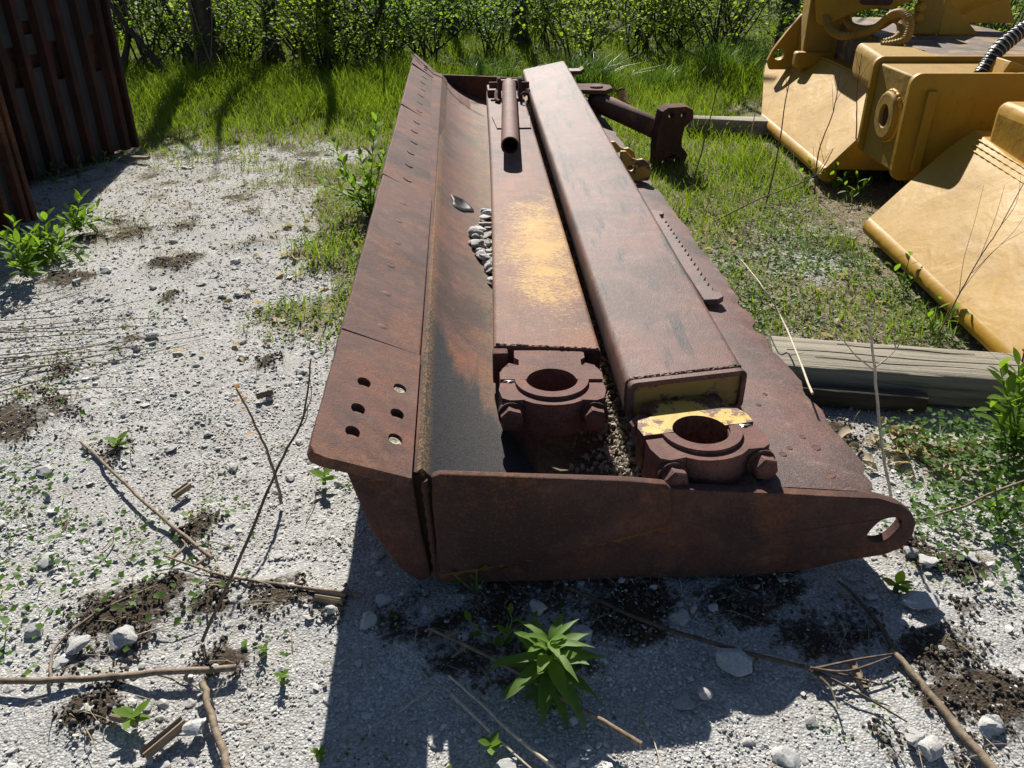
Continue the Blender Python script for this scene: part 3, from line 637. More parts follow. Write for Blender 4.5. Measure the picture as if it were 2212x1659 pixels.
# ================================================================== YELLOW HINGED PLOW (right)
X_, Y_ = Vector((1, 0, 0)), Vector((0, 1, 0))
def Q(cx, cy): return (1566.1 + cx * .29292, cy * .29292)
yp = thing('yellow_plow', 'large yellow hinged plow frame with two sloped wings and looped hoses', 'plow', (2.6, 5.0, 0))
def plane_poly(pts, p0, nrm): return [GP(*Q(*q), p0, nrm) for q in pts]
def sweep(mb, loop, d, inner=None):
    k = len(loop); vs_ = [Vector(p) for p in loop] + [Vector(p) + d for p in loop]
    c0 = sum(loop, Vector()) / k; fs = [tuple(range(k)), tuple(reversed(range(k, 2 * k)))] + [(i, (i + 1) % k, k + (i + 1) % k, k + i) for i in range(k)]
    return mb.add(vs_, fs)
A_, B_ = G(1645, 240, .13), G(1785, 386, .10)
n1 = (A_ - B_).cross(Vector((1, 0, 1)).normalized()).normalized()
S1 = plane_poly([(265, 850), (283, 560), (292, 490), (312, 445), (490, 395), (760, 440), (1075, 590), (1200, 660), (1190, 820), (960, 1040), (735, 1250)], A_, n1)
mb = MB(); sweep(mb, S1, Vector((1.0, 0, -.02))); mk('wing', mb, 'yellow', yp, 30, .006, 2)
C_, D_ = G(1872, 475, .12), G(2212, 785, .12)
n2 = (C_ - D_).cross(Vector((1, 0, 1)).normalized()).normalized()
S2 = plane_poly([(1045, 1620), (1300, 1390), (1640, 1090), (1830, 960), (1905, 1010), (2205, 1250)], C_, n2)
S2 += [Vector((2.33, 2.2, .52)), Vector((1.905, 2.2, .12)), Vector((1.91, 2.79, .12))]
mb = MB(); sweep(mb, S2, Vector((1.1, 0, -.02))); mk('wing', mb, 'yellow', yp, 30, .006, 2)
def ywelds(a, b, rows=2, d=Vector((0, 0, 0)), r=.0065):
    for k in range(rows):
        a2_, b2_ = a + d * k, b + d * k; m_ = int((b2_ - a2_).length / .018)
        mb = MB(); mb.tube([a2_.lerp(b2_, i / m_) for i in range(m_ + 1)], lambda t: r * (.75 + .25 * sin(t * m_ * 1.7)), 6); mk('weld_bead', mb, 'yellow_weld', yp, 60)
off1 = -n1 * .004 if n1.x > 0 else n1 * .004
ywelds(S1[5] + off1, S1[6] + off1, 2, Vector((-.018, 0, -.018)))
ywelds(S1[4] + off1, S1[5] + off1, 2, Vector((-.018, 0, -.018)))
ywelds(S2[4] + Vector((-.02, 0, -.015)), S2[6] + Vector((-.02, 0, -.015)), 3, Vector((-.02, 0, -.02)))
# rubble edge on wing two's upper corner
# deck box with rounded nose
def boxz(name, x0, x1, y0, y1, z0, z1, mat, bev=.02, seg=3, skew=0.):
    mb = MB(); mb.prism([(x0, y0), (x1, y0), (x1, y1), (x0 + skew, y1)], (0, 0, z0), X_, Y_, ZZ, z1 - z0); return mk(name, mb, mat, yp, 30, bev, seg)
boxz('deck_cover', 2.22, 2.62, 5.366, 6.12, .60, .815, 'yellow_dirty', .05, 4, .10)
boxz('deck', 2.60, 3.65, 5.366, 7.75, .50, .80, 'deck', .012, 2, .02)
for Sx in ((S1[10], S1[0]), (S2[8] + Vector((0, -.6, 0)), S2[0])):
    mb = MB(); pa_, pb_ = Sx[0] + Vector((.0345, .012, -.0345)), Sx[1] + Vector((.0345, -.012, -.0345)); mb.tube([pa_.lerp(pb_, i / 12) for i in range(13)], .0525, 20); mk('rolled_edge', mb, 'yellow', yp, 60)
boxz('deck_cover', 2.40, 3.4, 2.2, 4.36, .50, .775, 'yellow', .06, 4)
mb = MB(); mb.lathe([(.028, 0), (.028, .02), (.02, .026), (.001, .026)], (2.56, 4.08, .775), ZZ, 6); mk('bolt_head', mb, 'yellow', yp)
# hinge plates
mb = MB(); mb.prism(rrect(2.155, .27, 3.7, .835, .06, 6), (0, 5.33, 0), X_, ZZ, Y_, .035); mk('hinge_plate', mb, 'yellow', yp, 30, .006)
mb = MB(); mb.prism(rrect(2.115, .27, 3.5, .84, .06, 6), (0, 4.70, 0), X_, ZZ, Y_, .035); mk('hinge_plate', mb, 'yellow', yp, 30, .006)
mb = MB(); mb.box((2.235, 4.685, .54), (.055, .03, .43), X_, Y_, ZZ); mk('stiffener', mb, 'yellow', yp, 30, .006)
mb = MB(); mb.box((2.285, 5.318, .54), (.05, .026, .43), X_, Y_, ZZ); mk('stiffener', mb, 'yellow', yp, 30, .006)
mb = MB(); mb.prism([(2.20, 4.74), (2.9, 4.74), (2.9, 5.32), (2.185, 5.32)], (0, 0, .27), X_, Y_, ZZ, .53); mk('hinge_block', mb, 'yellow_dirty', yp, 30, .01)
mb = MB(); mb.lathe([(.062, .04), (.062, -.02), (.125, -.02), (.135, -.01), (.135, .04)], (2.175, 5.05, .55), X_, 36, True); mk('boss', mb, 'yellow_dirty', yp, 35, .006)
mb = MB(); mb.lathe([(.06, 0), (.06, .004), (.001, .004)], (2.178, 5.05, .55), X_, 24); mk('bore', mb, 'rust_dark', yp)
mb = MB(); mb.tube([Vector((2.19, 5.05 + .138 * sin(a), .55 + .138 * cos(a))) for a in [pi * k / 40 for k in range(-40, 41)]], lambda t: .012 + .003 * sin(t * 150), 6, False); mk('weld_bead', mb, 'yellow_weld', yp, 60)
# lifting lug, column, gusset, upper arm
lg = [(2.20, .40), (2.17, .47), (2.20, .55), (2.30, .70), (2.40, .83), (2.46, .85), (2.6, .84), (2.6, .40)]
mb = MB(); mb.prism(lg, (0, 7.62, 0), X_, ZZ, Y_, .05, [circ(2.26, .52, .045, 18)]); mk('lifting_lug', mb, 'yellow', yp, 30, .01)
mb = MB(); mb.prism([(2.36, 7.32), (2.66, 7.28), (2.70, 7.6), (2.40, 7.62)], (0, 0, .42), X_, Y_, ZZ, 1.2); mk('column', mb, 'yellow_dirty', yp, 30, .012)
mb = MB(); mb.tube([Vector((2.50 + .055 * cos(a), 7.293, .86 + .075 * sin(a))) for a in [2 * pi * k / 20 for k in range(21)]], .008, 6, False); mk('embossed_ring', mb, 'yellow_dirty', yp)
mb = MB(); mb.prism([(0, .42), (.20, .42), (.0, 1.0)], (2.66, 7.33, 0), X_, ZZ, Y_, .03); mk('gusset', mb, 'yellow', yp, 30, .006)
mb = MB(); mb.box((2.45, 7.30, .53), (.32, .10, .12)); mk('column_foot', mb, 'yellow', yp, 30, .02)
mb = MB(); arm = [GY(*Q(665, 60), 6.95), GY(*Q(672, 165), 6.95), GY(*Q(710, 190), 6.95), GY(*Q(1040, 70), 6.6), GY(*Q(1240, 65), 6.45), GY(*Q(1400, 0), 6.4), GY(*Q(1420, -150), 6.4), GY(*Q(660, -200), 6.95)]
sweep(mb, arm, Vector((.12, .38, 0))); mk('lift_arm', mb, 'yellow', yp, 30, .012)
mb = MB(); mb.prism(rrect(-.12, -.05, .12, .10, .03, 4), GY(*Q(1130, -20), 6.52) - Vector((0, .012, 0)), Vector((.97, -.24, 0)), ZZ, Y_, .02); mk('arm_slot', mb, 'rust_dark', yp, 30)
# corrugated hoses looping over the deck
def hose(pts, r, mat, pitch, parent, name='hose', amp=.14):
    P = smooth_path(pts, 26); Lh = sum((P[i + 1] - P[i]).length for i in range(len(P) - 1)); m_ = max(len(P), int(Lh / pitch * 4))
    acc = [0]
    for i in range(len(P) - 1): acc.append(acc[-1] + (P[i + 1] - P[i]).length)
    out = []; j = 0
    for k in range(m_ + 1):
        s_ = Lh * k / m_
        while j < len(P) - 2 and acc[j + 1] < s_: j += 1
        out.append(P[j].lerp(P[j + 1], (s_ - acc[j]) / max(1e-6, acc[j + 1] - acc[j])))
    mb = MB(); mb.tube(out, lambda t: r * (1 + amp * sin(t * Lh / pitch * 2 * pi)), 10); return mk(name, mb, mat, parent, 70), out
hose([GY(*Q(a, b), y) for a, b, y in ((745, 120, 6.9), (770, 210, 6.75), (860, 265, 6.55), (1000, 250, 6.45), (1120, 200, 6.35), (1230, 110, 6.25), (1320, 100, 6.1), (1365, 180, 6.0), (1330, 290, 5.95), (1240, 325, 5.95), (1150, 335, 5.98))], .026, 'yellow_dirty', .018, yp)
hose([GY(*Q(a, b), y) for a, b, y in ((890, 120, 6.9), (930, 190, 6.75), (1040, 215, 6.6), (1150, 190, 6.5), (1240, 140, 6.4), (1290, 170, 6.25), (1295, 240, 6.1), (1250, 290, 6.05), (1170, 315, 6.05))], .025, 'yellow_dirty', .018, yp)
bh, bp = hose([GY(*Q(a, b), y) for a, b, y in ((1880, 560, 4.95), (1930, 490, 4.97), (2000, 385, 5.0), (2110, 285, 5.05), (2205, 215, 5.1), (2330, 170, 5.15))], .040, 'rubber', .03, yp, 'black_hose', .05)
for k in range(6, len(bp) - 4, 8):
    t = (bp[k + 1] - bp[k - 1]).normalized(); a = t.orthogonal().normalized(); b = t.cross(a)
    mb = MB(); mb.tube([bp[k] + a * (.042 * cos(q)) + b * (.042 * sin(q)) for q in [2 * pi * i / 14 for i in range(15)]], .0028, 5, False); mk('wire_coil', mb, 'wire', bh)
# right-hand lugs, cylinder, back plates
r0 = G(*Q(1475, 262), .80)
mb = MB(); mb.prism([(-.10, 0), (.10, 0), (.10, .18), (.05, .36), (-.03, .38), (-.08, .28)], r0, X_, ZZ, Y_, .07); mk('cylinder_lug', mb, 'yellow_dirty', yp, 30, .02)
for dz in (.12, .19, .26):
    mb = MB(); mb.lathe([(.035, 0), (.035, .05), (.02, .06), (.001, .06)], r0 + Vector((-.09, .0, dz)), -Y_, 6); mk('bolt_head', mb, 'yellow', yp)
mb = MB(); mb.prism([(0, 0), (.30, 0), (.0, .26)], r0 + Vector((.10, .02, 0)), X_, ZZ, Y_, .03); mk('gusset', mb, 'yellow', yp, 30, .006)
mb = MB(); mb.lathe([(.10, 0), (.115, .03), (.115, .9), (.06, .92), (.06, 1.5)], GY(*Q(1530, 90), 6.9), Vector((.85, .1, .34)), 24); mk('hydraulic_cylinder', mb, 'yellow', yp, 40)
mb = MB(); mb.prism([(0, 0), (.42, 0), (.36, .10), (.28, .32), (.20, .40), (.06, .48), (0, .45)], r0 + Vector((.62, .75, 0)), X_, ZZ, Y_, .04); mk('back_plate', mb, 'yellow', yp, 30, .006)
mb = MB(); mb.prism([(0, 0), (.32, 0), (.04, .09)], (2.62, 4.78, .80), X_, ZZ, Y_, .16); mk('wedge', mb, 'yellow', yp, 30, .006)
mb = MB(); mb.tube(smooth_path([Vector((2.92, 4.85, .85)), Vector((3.0, 4.84, .865)), Vector((3.15, 4.84, .86)), Vector((3.4, 4.85, .84))]), .015, 8); mk('grey_hose', mb, 'wire', yp)
mb = MB(); mb.lathe([(.09, 0), (.09, .03), (.001, .03)], (3.0, 5.0, .84), Vector((0, -1, .3)), 24); mk('disc', mb, 'yellow_dirty', yp, 30, .004)
for sx, sy in ((2.55, 6.9), (2.6, 5.7), (3.0, 2.5), (2.8, 4.2)):      # stub legs underneath that carry the frame
    mb = MB(); mb.box((sx, sy, .06), (.12, .12, .16)); mk('stub_leg', mb, 'rust_dark', yp, 30)

# ================================================================== CORRUGATED STEEL CONTAINERS (left)
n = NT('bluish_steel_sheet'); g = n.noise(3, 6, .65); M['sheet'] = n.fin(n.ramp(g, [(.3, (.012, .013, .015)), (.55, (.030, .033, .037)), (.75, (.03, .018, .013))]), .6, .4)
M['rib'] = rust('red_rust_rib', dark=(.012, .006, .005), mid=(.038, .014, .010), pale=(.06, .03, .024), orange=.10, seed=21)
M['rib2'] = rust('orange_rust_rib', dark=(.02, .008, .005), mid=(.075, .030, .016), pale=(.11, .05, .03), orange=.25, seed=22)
def container(label, p0, p1, hgt, pitch, rib, slots=True, depth=1.1, sk=.04):
    t = thing('corrugated_container', label, 'container', ((p0[0] + p1[0]) / 2, (p0[1] + p1[1]) / 2, 0))
    a = Vector((*p0, sk)); b = Vector((*p1, sk)); d = (b - a); Lc = d.length; d = d / Lc; nn = Vector((d.y, -d.x, 0))
    mb = MB(); k = 0; z0, z1 = 0, hgt; nr = int(Lc / pitch)
    for i in range(nr + 1):
        x0 = i * pitch; x1 = min(Lc, x0 + pitch * .55)
        if slots and i % 2 == 1: cuts = [(0, .56), (.80, hgt)]
        elif slots and i % 2 == 0 and i % 4 == 0: cuts = [(0, .66), (.74, .86), (.94, hgt)]
        else: cuts = [(0, hgt)]
        for c0, c1 in cuts: mb.box(a + d * ((x0 + x1) / 2) + ZZ * ((c0 + c1) / 2), (x1 - x0 + .02, .006, c1 - c0), d, nn, ZZ)
    mk('sheet', mb, 'sheet', t, 30)
    for i in range(nr + 1):
        x0 = i * pitch + pitch * .55; w = pitch * .45
        if x0 + w > Lc + .02: break
        pr = [(0, 0), (w * .22, .055), (w * .78, .055), (w, 0), (w * .9, -.004), (w * .7, .047), (w * .3, .047), (w * .1, -.004)]
        m2 = MB(); m2.prism(pr, a + d * x0, d, nn, ZZ, hgt - .02 * (i % 2)); mk('rib', m2, rib, t, 30)
    m3 = MB(); ctr = a + d * (Lc / 2) - nn * (depth / 2 + .05) + ZZ * (hgt / 2); m3.box(ctr, (Lc - .01, depth, hgt - .02), d, nn, ZZ); mk('shell', m3, 'rust_dark', t, 30)
    m4 = MB(); m4.box(a + d * (Lc - .004) + nn * .02 + ZZ * (hgt / 2), (.03, .09, hgt + .01), d, nn, ZZ); mk('corner_post', m4, rib, t, 30, .006)
    for q in (.1, .9):
        m5 = MB(); m5.box(a + d * (Lc * q) - nn * (depth / 2) - ZZ * .02, (.12, depth, .08), d, nn, ZZ); mk('skid', m5, 'rotten', t, 30)
    return t
container('dark rusty corrugated steel container with slotted panels standing by the grass', (-3.80, 3.80), (-2.86, 6.44), 2.5, .172, 'rib')
container('orange rust corrugated steel container standing close in front of the slotted one', (-3.36, 3.0), (-2.79, 4.73), 2.2, .12, 'rib2', False, .10)

# ================================================================== TIMBERS
def timber(name, label, cat, a, b, wdt, hgt, mat, sd, rag=.006, ends=.0):
    a = Vector(a); b = Vector(b); d = (b - a); Lt = d.length; d /= Lt; sv = Vector((-d.y, d.x, 0)).normalized(); rows = []
    m_ = int(Lt / .05)
    for i in range(m_ + 1):
        p = a + d * (Lt * i / m_); sec = []
        for (s_, z_) in rrect(-wdt / 2, 0, wdt / 2, hgt, .014, 2):
            q = mnoise.noise(Vector((i * .05 * 1.2, s_ * 16 + sd, z_ * 16))); q2 = mnoise.noise(Vector((i * .35, s_ * 60 + sd, z_ * 60)))
            sec.append(p + sv * (s_ + rag * q + rag * .4 * q2) + ZZ * (z_ + (rag * q if z_ > .02 else 0)))
        rows.append(sec)
    nn = len(rows[0]); mb = MB(); mb.add([p for R in rows for p in R], [(i * nn + k, i * nn + (k + 1) % nn, (i + 1) * nn + (k + 1) % nn, (i + 1) * nn + k) for i in range(m_) for k in range(nn)] + [tuple(range(nn)), tuple(m_ * nn + k for k in reversed(range(nn)))])
    o = thing(name, label, cat, (a + b) / 2)
    # keep the grain along the piece: rotate the mesh object
    ob = mk('beam', mb, mat, o, 50)
    ang = math.atan2(d.y, d.x); me = ob.data; me.transform(Matrix.Rotation(-ang, 4, 'Z')); o.rotation_euler[2] = ang
    return o
tm = timber('timber', 'weathered grey squared timber under the near yellow wing', 'timber', (1.00, 2.905, .0), (2.45, 2.66, .0), .25, .125, 'timber', 2.)
for k, (s_, L_) in enumerate(((.02, 1.2), (-.05, .8), (.06, .5))):      # drying cracks along the grain
    mb = MB(); base = Vector((1.05 + .1 * k, 2.88, .1245)); d = Vector((1.45, -.245, 0)).normalized(); sv = Vector((-d.y, d.x, 0))
    P_ = [base + d * (L_ * t) + sv * (s_ + .006 * sin(t * 11 + k)) + ZZ * .0005 for t in [i / 24 for i in range(25)]]
    rows = [[p - sv * (.0035 * sin(pi * i / 24) + .0005), p + ZZ * .002, p + sv * (.0035 * sin(pi * i / 24) + .0005)] for i, p in enumerate(P_)]
    m2 = MB(); m2.grid(rows); o_ = mk('crack', m2, 'rotten', None, 0); o_.data.transform(Matrix.Translation(-tm.location)); o_.data.transform(Matrix.Rotation(-tm.rotation_euler[2], 4, 'Z')); o_.parent = tm
mb = MB(); nb = G(2085 / 1 * 1.0, 700, .125); nb = Vector((1.905, 2.80, .12)); mb.tube([nb, nb + Vector((-.004, 0, .05))], .0035, 6); nl = mk('nail', mb, 'rust_dark', None, 40, loc=nb)
mb = MB(); mb.lathe([(.010, .05), (.010, .054), (.001, .055)], nb + Vector((-.004, 0, 0)), ZZ, 10); nh = mk('nail_head', mb, 'rust', nl)
tag(nl, 'bent rusty nail standing proud of the grey timber', 'nail')
timber('rotten_board', 'dark rotten board lying along the shaded face of the grey timber', 'board', (1.02, 2.73, .0), (1.50, 2.655, .0), .05, .075, 'rotten', 5., .018)
timber('timber', 'split old timber lying in the grass behind the brace yoke', 'timber', (1.42, 7.10, .0), (2.25, 6.98, .0), .16, .12, 'timber', 9., .02)
timber('board', 'thin rotten plank sticking out under the dark slotted container', 'board', (-3.15, 6.30, .0), (-2.62, 6.12, .02), .05, .025, 'chip', 11., .008)

# ================================================================== LOOSE STONES, GRAVEL, SOIL
def scatter(name, P, rot, scl, meshes, label, seed=0):
    me = bpy.data.meshes.new(name); P = np.asarray(P, np.float32); me.vertices.add(len(P)); me.vertices.foreach_set('co', P.ravel())
    a = me.attributes.new('rot', 'FLOAT_VECTOR', 'POINT'); a.data.foreach_set('vector', np.asarray(rot, np.float32).ravel())
    a = me.attributes.new('scl', 'FLOAT_VECTOR', 'POINT'); a.data.foreach_set('vector', np.asarray(scl, np.float32).ravel())
    a = me.attributes.new('idx', 'INT', 'POINT'); a.data.foreach_set('value', np.random.RandomState(seed).randint(0, len(meshes), len(P)).astype(np.int32))
    o = bpy.data.objects.new(name, me); COL.objects.link(o); o['kind'] = 'stuff'; o['label'] = label
    ng = bpy.data.node_groups.new(name + '_nodes', 'GeometryNodeTree'); ng.interface.new_socket('Geometry', in_out='INPUT', socket_type='NodeSocketGeometry'); ng.interface.new_socket('Geometry', in_out='OUTPUT', socket_type='NodeSocketGeometry')
    gi = ng.nodes.new('NodeGroupInput'); go = ng.nodes.new('NodeGroupOutput'); iop = ng.nodes.new('GeometryNodeInstanceOnPoints'); g2 = ng.nodes.new('GeometryNodeGeometryToInstance')
    for q, m_ in enumerate(reversed(meshes)):
        so = bpy.data.objects.new(name + '_piece', m_); oi = ng.nodes.new('GeometryNodeObjectInfo'); oi.inputs['Object'].default_value = so
        ng.links.new(oi.outputs['Geometry'], g2.inputs[0])
    def na(nm, ty):
        x = ng.nodes.new('GeometryNodeInputNamedAttribute'); x.data_type = ty; x.inputs['Name'].default_value = nm; return x.outputs['Attribute']
    ng.links.new(gi.outputs[0], iop.inputs['Points']); ng.links.new(g2.outputs[0], iop.inputs['Instance']); iop.inputs['Pick Instance'].default_value = True
    ng.links.new(na('idx', 'INT'), iop.inputs['Instance Index']); ng.links.new(na('rot', 'FLOAT_VECTOR'), iop.inputs['Rotation']); ng.links.new(na('scl', 'FLOAT_VECTOR'), iop.inputs['Scale'])
    ng.links.new(iop.outputs[0], go.inputs[0]); md = o.modifiers.new('scatter', 'NODES'); md.node_group = ng
    return o
def in_blade(x, y):
    p = Vector((x, y, 0)); u, v = p.dot(UU), p.dot(VV); return 1.74 < u < 7.7 and -.12 < v < 1.02
def field(y0, y1, dens, margin=1.12):
    # random plan points inside the strip of yard in front of the camera
    out = []
    N_ = int(dens * (y1 - y0) * (1.35 * margin * (y0 + y1) / 2 + .9))
    yy = RS.uniform(y0, y1, N_); hw = (.66 * margin * yy + .45); xx = RS.uniform(-1, 1, N_) * hw
    keep = RS.uniform(0, 1, N_) < hw / hw.max()
    return np.stack([xx[keep], yy[keep]], 1)
gm = [rock_mesh('gravel_piece', 40 + k, 'gravel', 1, .35, .5) for k in range(7)]
pts = []; scs = []
for y0, y1, dens, s0, s1 in ((.75, 1.7, 15000, .0024, .0068), (1.7, 2.8, 10500, .0028, .0078), (2.8, 4.2, 5200, .0036, .0095), (4.2, 7.0, 1500, .005, .012)):
    for x, y in field(y0, y1, dens):
        if in_blade(x, y): continue
        g = grass_at(x, y)
        if g > .35 and random.random() < g * 1.2: continue
        if soil_at(x, y) > .42 and random.random() < .8: continue
        if random.random() < .55 * sstep(-.05, .35, fbm(x, y, 1.7, 13.)): continue
        s = s0 + (s1 - s0) * random.random() ** 2.4
        if random.random() < .05: s *= random.uniform(1.3, 2.6)
        pts.append((x, y, height_at(x, y) + s * .25)); scs.append((s * random.uniform(.8, 1.35), s * random.uniform(.8, 1.2), s * random.uniform(.7, 1.1)))
scatter('gravel', pts, RS.uniform(-1, 1, (len(pts), 3)) * np.array([.35, .35, 3.14]), scs, gm, 'pale crushed limestone gravel covering the yard')
print('gravel', len(pts))
# soil crumbs
cm = [rock_mesh('soil_piece', 80 + k, 'crumb', 1, .5, .8) for k in range(4)]
pts = []; scs = []
for y0, y1, dens in ((.8, 2.0, 9000), (2.0, 3.2, 5000), (3.2, 5.5, 1800)):
    for x, y in field(y0, y1, dens):
        s = soil_at(x, y)
        if not in_blade(x, y) and random.random() < (s * 1.3 if s > .36 else .012 * max(0, fbm(x, y, 2.3, 21.))):
            q = random.uniform(.0025, .009); pts.append((x, y, height_at(x, y) + q * .3)); scs.append((q, q, q * .9))
scatter('soil_crumbs', pts, RS.uniform(-3, 3, (len(pts), 3)), scs, cm, 'dark crumbly soil lying in patches on the gravel')
# gravel and grit lying inside the trough of the blade
pts = []; scs = []
fm = [rock_mesh('grit_piece', 95 + k, 'fillstone', 1, .4, .8) for k in range(5)]
for k in range(5200):
    u = U0 + .05 + 5.6 * random.random() ** 2.2; v = random.gauss(.50, .085)
    if not .27 < v < .68: continue
    t = (u - U0) / 6; z = np.interp(v, [p[0] for p in NEARP], [p[1] for p in NEARP]) - .03 * t
    q = .004 + .012 * random.random() ** 2.5; p = W(v, u, z + q * .4 + .02 * max(0, 1 - abs(v - .5) / .12)); pts.append(tuple(p)); scs.append((q * random.uniform(.8, 1.3), q, q * .8))
scatter('trough_grit', pts, RS.uniform(-3, 3, (len(pts), 3)), scs, fm, 'yellowish gravel and grit lying in the trough of the rusty blade')
# lumps one can count
sm = [rock_mesh('stone', 120 + k, 'stone', 3, .30, .5) for k in range(8)]
def stone(p, r, label, group, sink=.26, mat=None):
    o = bpy.data.objects.new('stone', random.choice(sm)); COL.objects.link(o); o.location = (p[0], p[1], p[2] + r * (.5 - sink)); s = random.uniform(.85, 1.15)
    o.scale = (r * s, r / s, r * random.uniform(.8, 1.1)); o.rotation_euler = (random.uniform(-.3, .3), random.uniform(-.3, .3), random.uniform(0, 6.3)); tag(o, label, 'stone', group); return o
BIG = [((270, 1385), .042, 'grey rounded stone with one dark undercut side on the sunlit gravel', None), ((165, 1402), .036, 'broad whitish stone beside the grey undercut stone', None),
       ((800, 1350), .034, 'pale stone at the shadow border beside the blade wedge plate', None), ((1590, 1440), .052, 'large flat pocked stone in the blade shadow under the long twig', None),
       ((1520, 1500), .024, 'small white stone with a sunlit top in the blade shadow', None), ((425, 1575), .030, 'white stone beside the thick split stalk', None), ((1970, 1600), .032, 'pale lump on the bright gravel beside the thick brown stick', None),
       ((2010, 1630), .04, 'long pale lump half sunk beside the thick brown stick', None), ((1990, 1305), .05, 'flat pale slab in the soil right of the towing ear', None)]
for (a, b), r, lab, gr in BIG: stone(G(a, b), r * .95, lab, gr, .2)
def lab_stone(x, y):
    sh = -.4 < x < 1.15 and 1.15 < y < 1.7
    if sh: return 'pale limestone lump lying in the shadow in front of the blade end plate', 'stones in the blade shadow'
    if x > .9: return 'pale limestone lump lying right of the blade towing ear', 'stones right of the blade'
    if y > 2.4: return 'pale limestone lump on the yard left of the blade cutting edge', 'stones beside the cutting edge'
    return 'pale limestone lump on the sunlit gravel left of the blade shadow', 'stones on the sunlit gravel'
cnt = 0
while cnt < 175:
    y = random.uniform(.95, 4.6); x = random.uniform(-.68 * y - .3, .68 * y + .3)
    if in_blade(x, y) or (x > .9 and y > 1.9) or grass_at(x, y) > .5: continue
    sh = -.4 < x < 1.15 and 1.1 < y < 1.7
    r = (.012 + .020 * random.random() ** 2.4) * (1.15 if sh else 1)
    stone((x, y, height_at(x, y)), r, *lab_stone(x, y)); cnt += 1
for k in range(34):          # broken stones wedged between mouldboard and the worn arm
    t = random.random(); u = 3.35 + 1.05 * t; v = .115 - .055 * random.random() * (1 - abs(2 * t - 1)) + .01
    v = .145 - .11 * random.random() * (1 - abs(2 * t - 1)); z = np.interp(v, [p[0] for p in NEARP], [p[1] for p in NEARP]) - .005
    stone(W(v, u, z), random.uniform(.018, .045), 'broken grey stone wedged between the mouldboard and the worn yellow arm', 'stones wedged beside the arm', .1)

# ================================================================== STICKS, STALKS, CHIPS
def stick(name, label, cat, pts, r0, r1, mat, group=None, twigs=(), k=6, knob=.0, n=7):
    P = smooth_path(pts, k); base = Vector(P[0]); o = thing(name, label, cat, base, group); rr_ = random.Random(len(label))
    for i in range(1, len(P) - 1): P[i] = P[i] + Vector((rr_.uniform(-1, 1), rr_.uniform(-1, 1), rr_.uniform(-.3, .6))) * r0 * .35
    mb = MB(); mb.tube(P, lambda t: (r0 + (r1 - r0) * t) * (1 + knob * sin(t * 70)), n); mk('stalk', mb, mat, o, 60)
    for tw in twigs:
        mb = MB(); mb.tube(smooth_path(tw, 4), lambda t: r1 * .9 * (1 - .6 * t), 5); mk('twig', mb, mat, o, 60)
    return o
def gp(*xy, z=.008): return [G(a, b, z) for a, b in xy]
stick('dead_stalk', 'thick tan stalk lying across the gravel from the picture edge beside the split stalk', 'stalk', gp((-60, 1472), (120, 1470), (300, 1457), (510, 1443), z=.014), .008, .0085, 'stem_tan', knob=.06)
stick('dead_stalk', 'short splintered brown stalk pointing at the end of the thick tan stalk', 'stalk', gp((437, 1475), (462, 1560), (500, 1690), z=.015), .009, .008, 'stem_tan', knob=.08)
stick('dead_stalk', 'long thin stalk lying over the dark soil towards the wedge plate', 'stalk', gp((355, 1200), (470, 1240), (600, 1262), (780, 1286), z=.012), .003, .006, 'stem_tan', twigs=[gp((372, 1205), (400, 1180), (392, 1165)), gp((420, 1222), (450, 1200), (452, 1180))])
stick('dead_stalk', 'stalk lying from the small green sprout down to a black knot', 'stalk', gp((175, 955), (255, 1030), (340, 1110), (458, 1205), z=.012), .005, .006, 'stem_tan')
stick('dead_stalk', 'bent thin stalk on the gravel above the thick tan stalk', 'stalk', gp((110, 1480), (118, 1400), (200, 1330), (300, 1280), (400, 1245), z=.012), .004, .0025, 'stem_tan')
stick('dead_stalk', 'bare brown stalk lying across the shadow in front of the leafy rosette', 'stalk', gp((925, 1357), (1060, 1420), (1200, 1500), (1385, 1608), z=.03), .004, .0065, 'stem_tan', twigs=[gp((935, 1360), (925, 1375), z=.03), gp((960, 1375), (985, 1365), (990, 1355), z=.04), gp((1010, 1395), (975, 1420), z=.02)])
stick('dead_stalk', 'pale forked twig beneath the leafy rosette', 'stalk', gp((970, 1460), (1040, 1520), (1100, 1580), (1215, 1670), z=.012), .003, .0045, 'stem_pale', twigs=[gp((975, 1500), (1080, 1600), (1170, 1680))])
stick('dead_stalk', 'thick brown stick lying over dark soil at the corner of the yard', 'stick', gp((1925, 1405), (1990, 1475), (2060, 1560), (2160, 1680), z=.016), .008, .011, 'stem_tan', knob=.07)
stick('dead_stalk', 'long dark twig with a pale forked end in the blade shadow', 'stalk', gp((1230, 1270), (1400, 1345), (1560, 1395), (1700, 1432), (1760, 1445), z=.02), .006, .005, 'stem_dark', twigs=[gp((1760, 1445), (1850, 1425), (1930, 1412), z=.03), gp((1750, 1443), (1830, 1450), (1925, 1418), z=.03), gp((1755, 1446), (1860, 1500), (1960, 1560), z=.02), gp((1740, 1440), (1790, 1480), (1810, 1530), z=.02), gp((1770, 1446), (1850, 1465), (1910, 1480), z=.02)])
stick('dead_stalk', 'forked dark root lying behind the pale twig fork', 'stalk', gp((1810, 1255), (1850, 1290), (1900, 1350), (1935, 1410), z=.012), .004, .007, 'stem_dark')
stick('dead_stalk', 'stiff curved stalk reaching in from the clover to the towing ear', 'stalk', [G(1990, 1122, .05), G(2080, 1095, .07), G(2150, 1062, .09), G(2300, 1010, .12)], .0035, .0045, 'stem_tan')
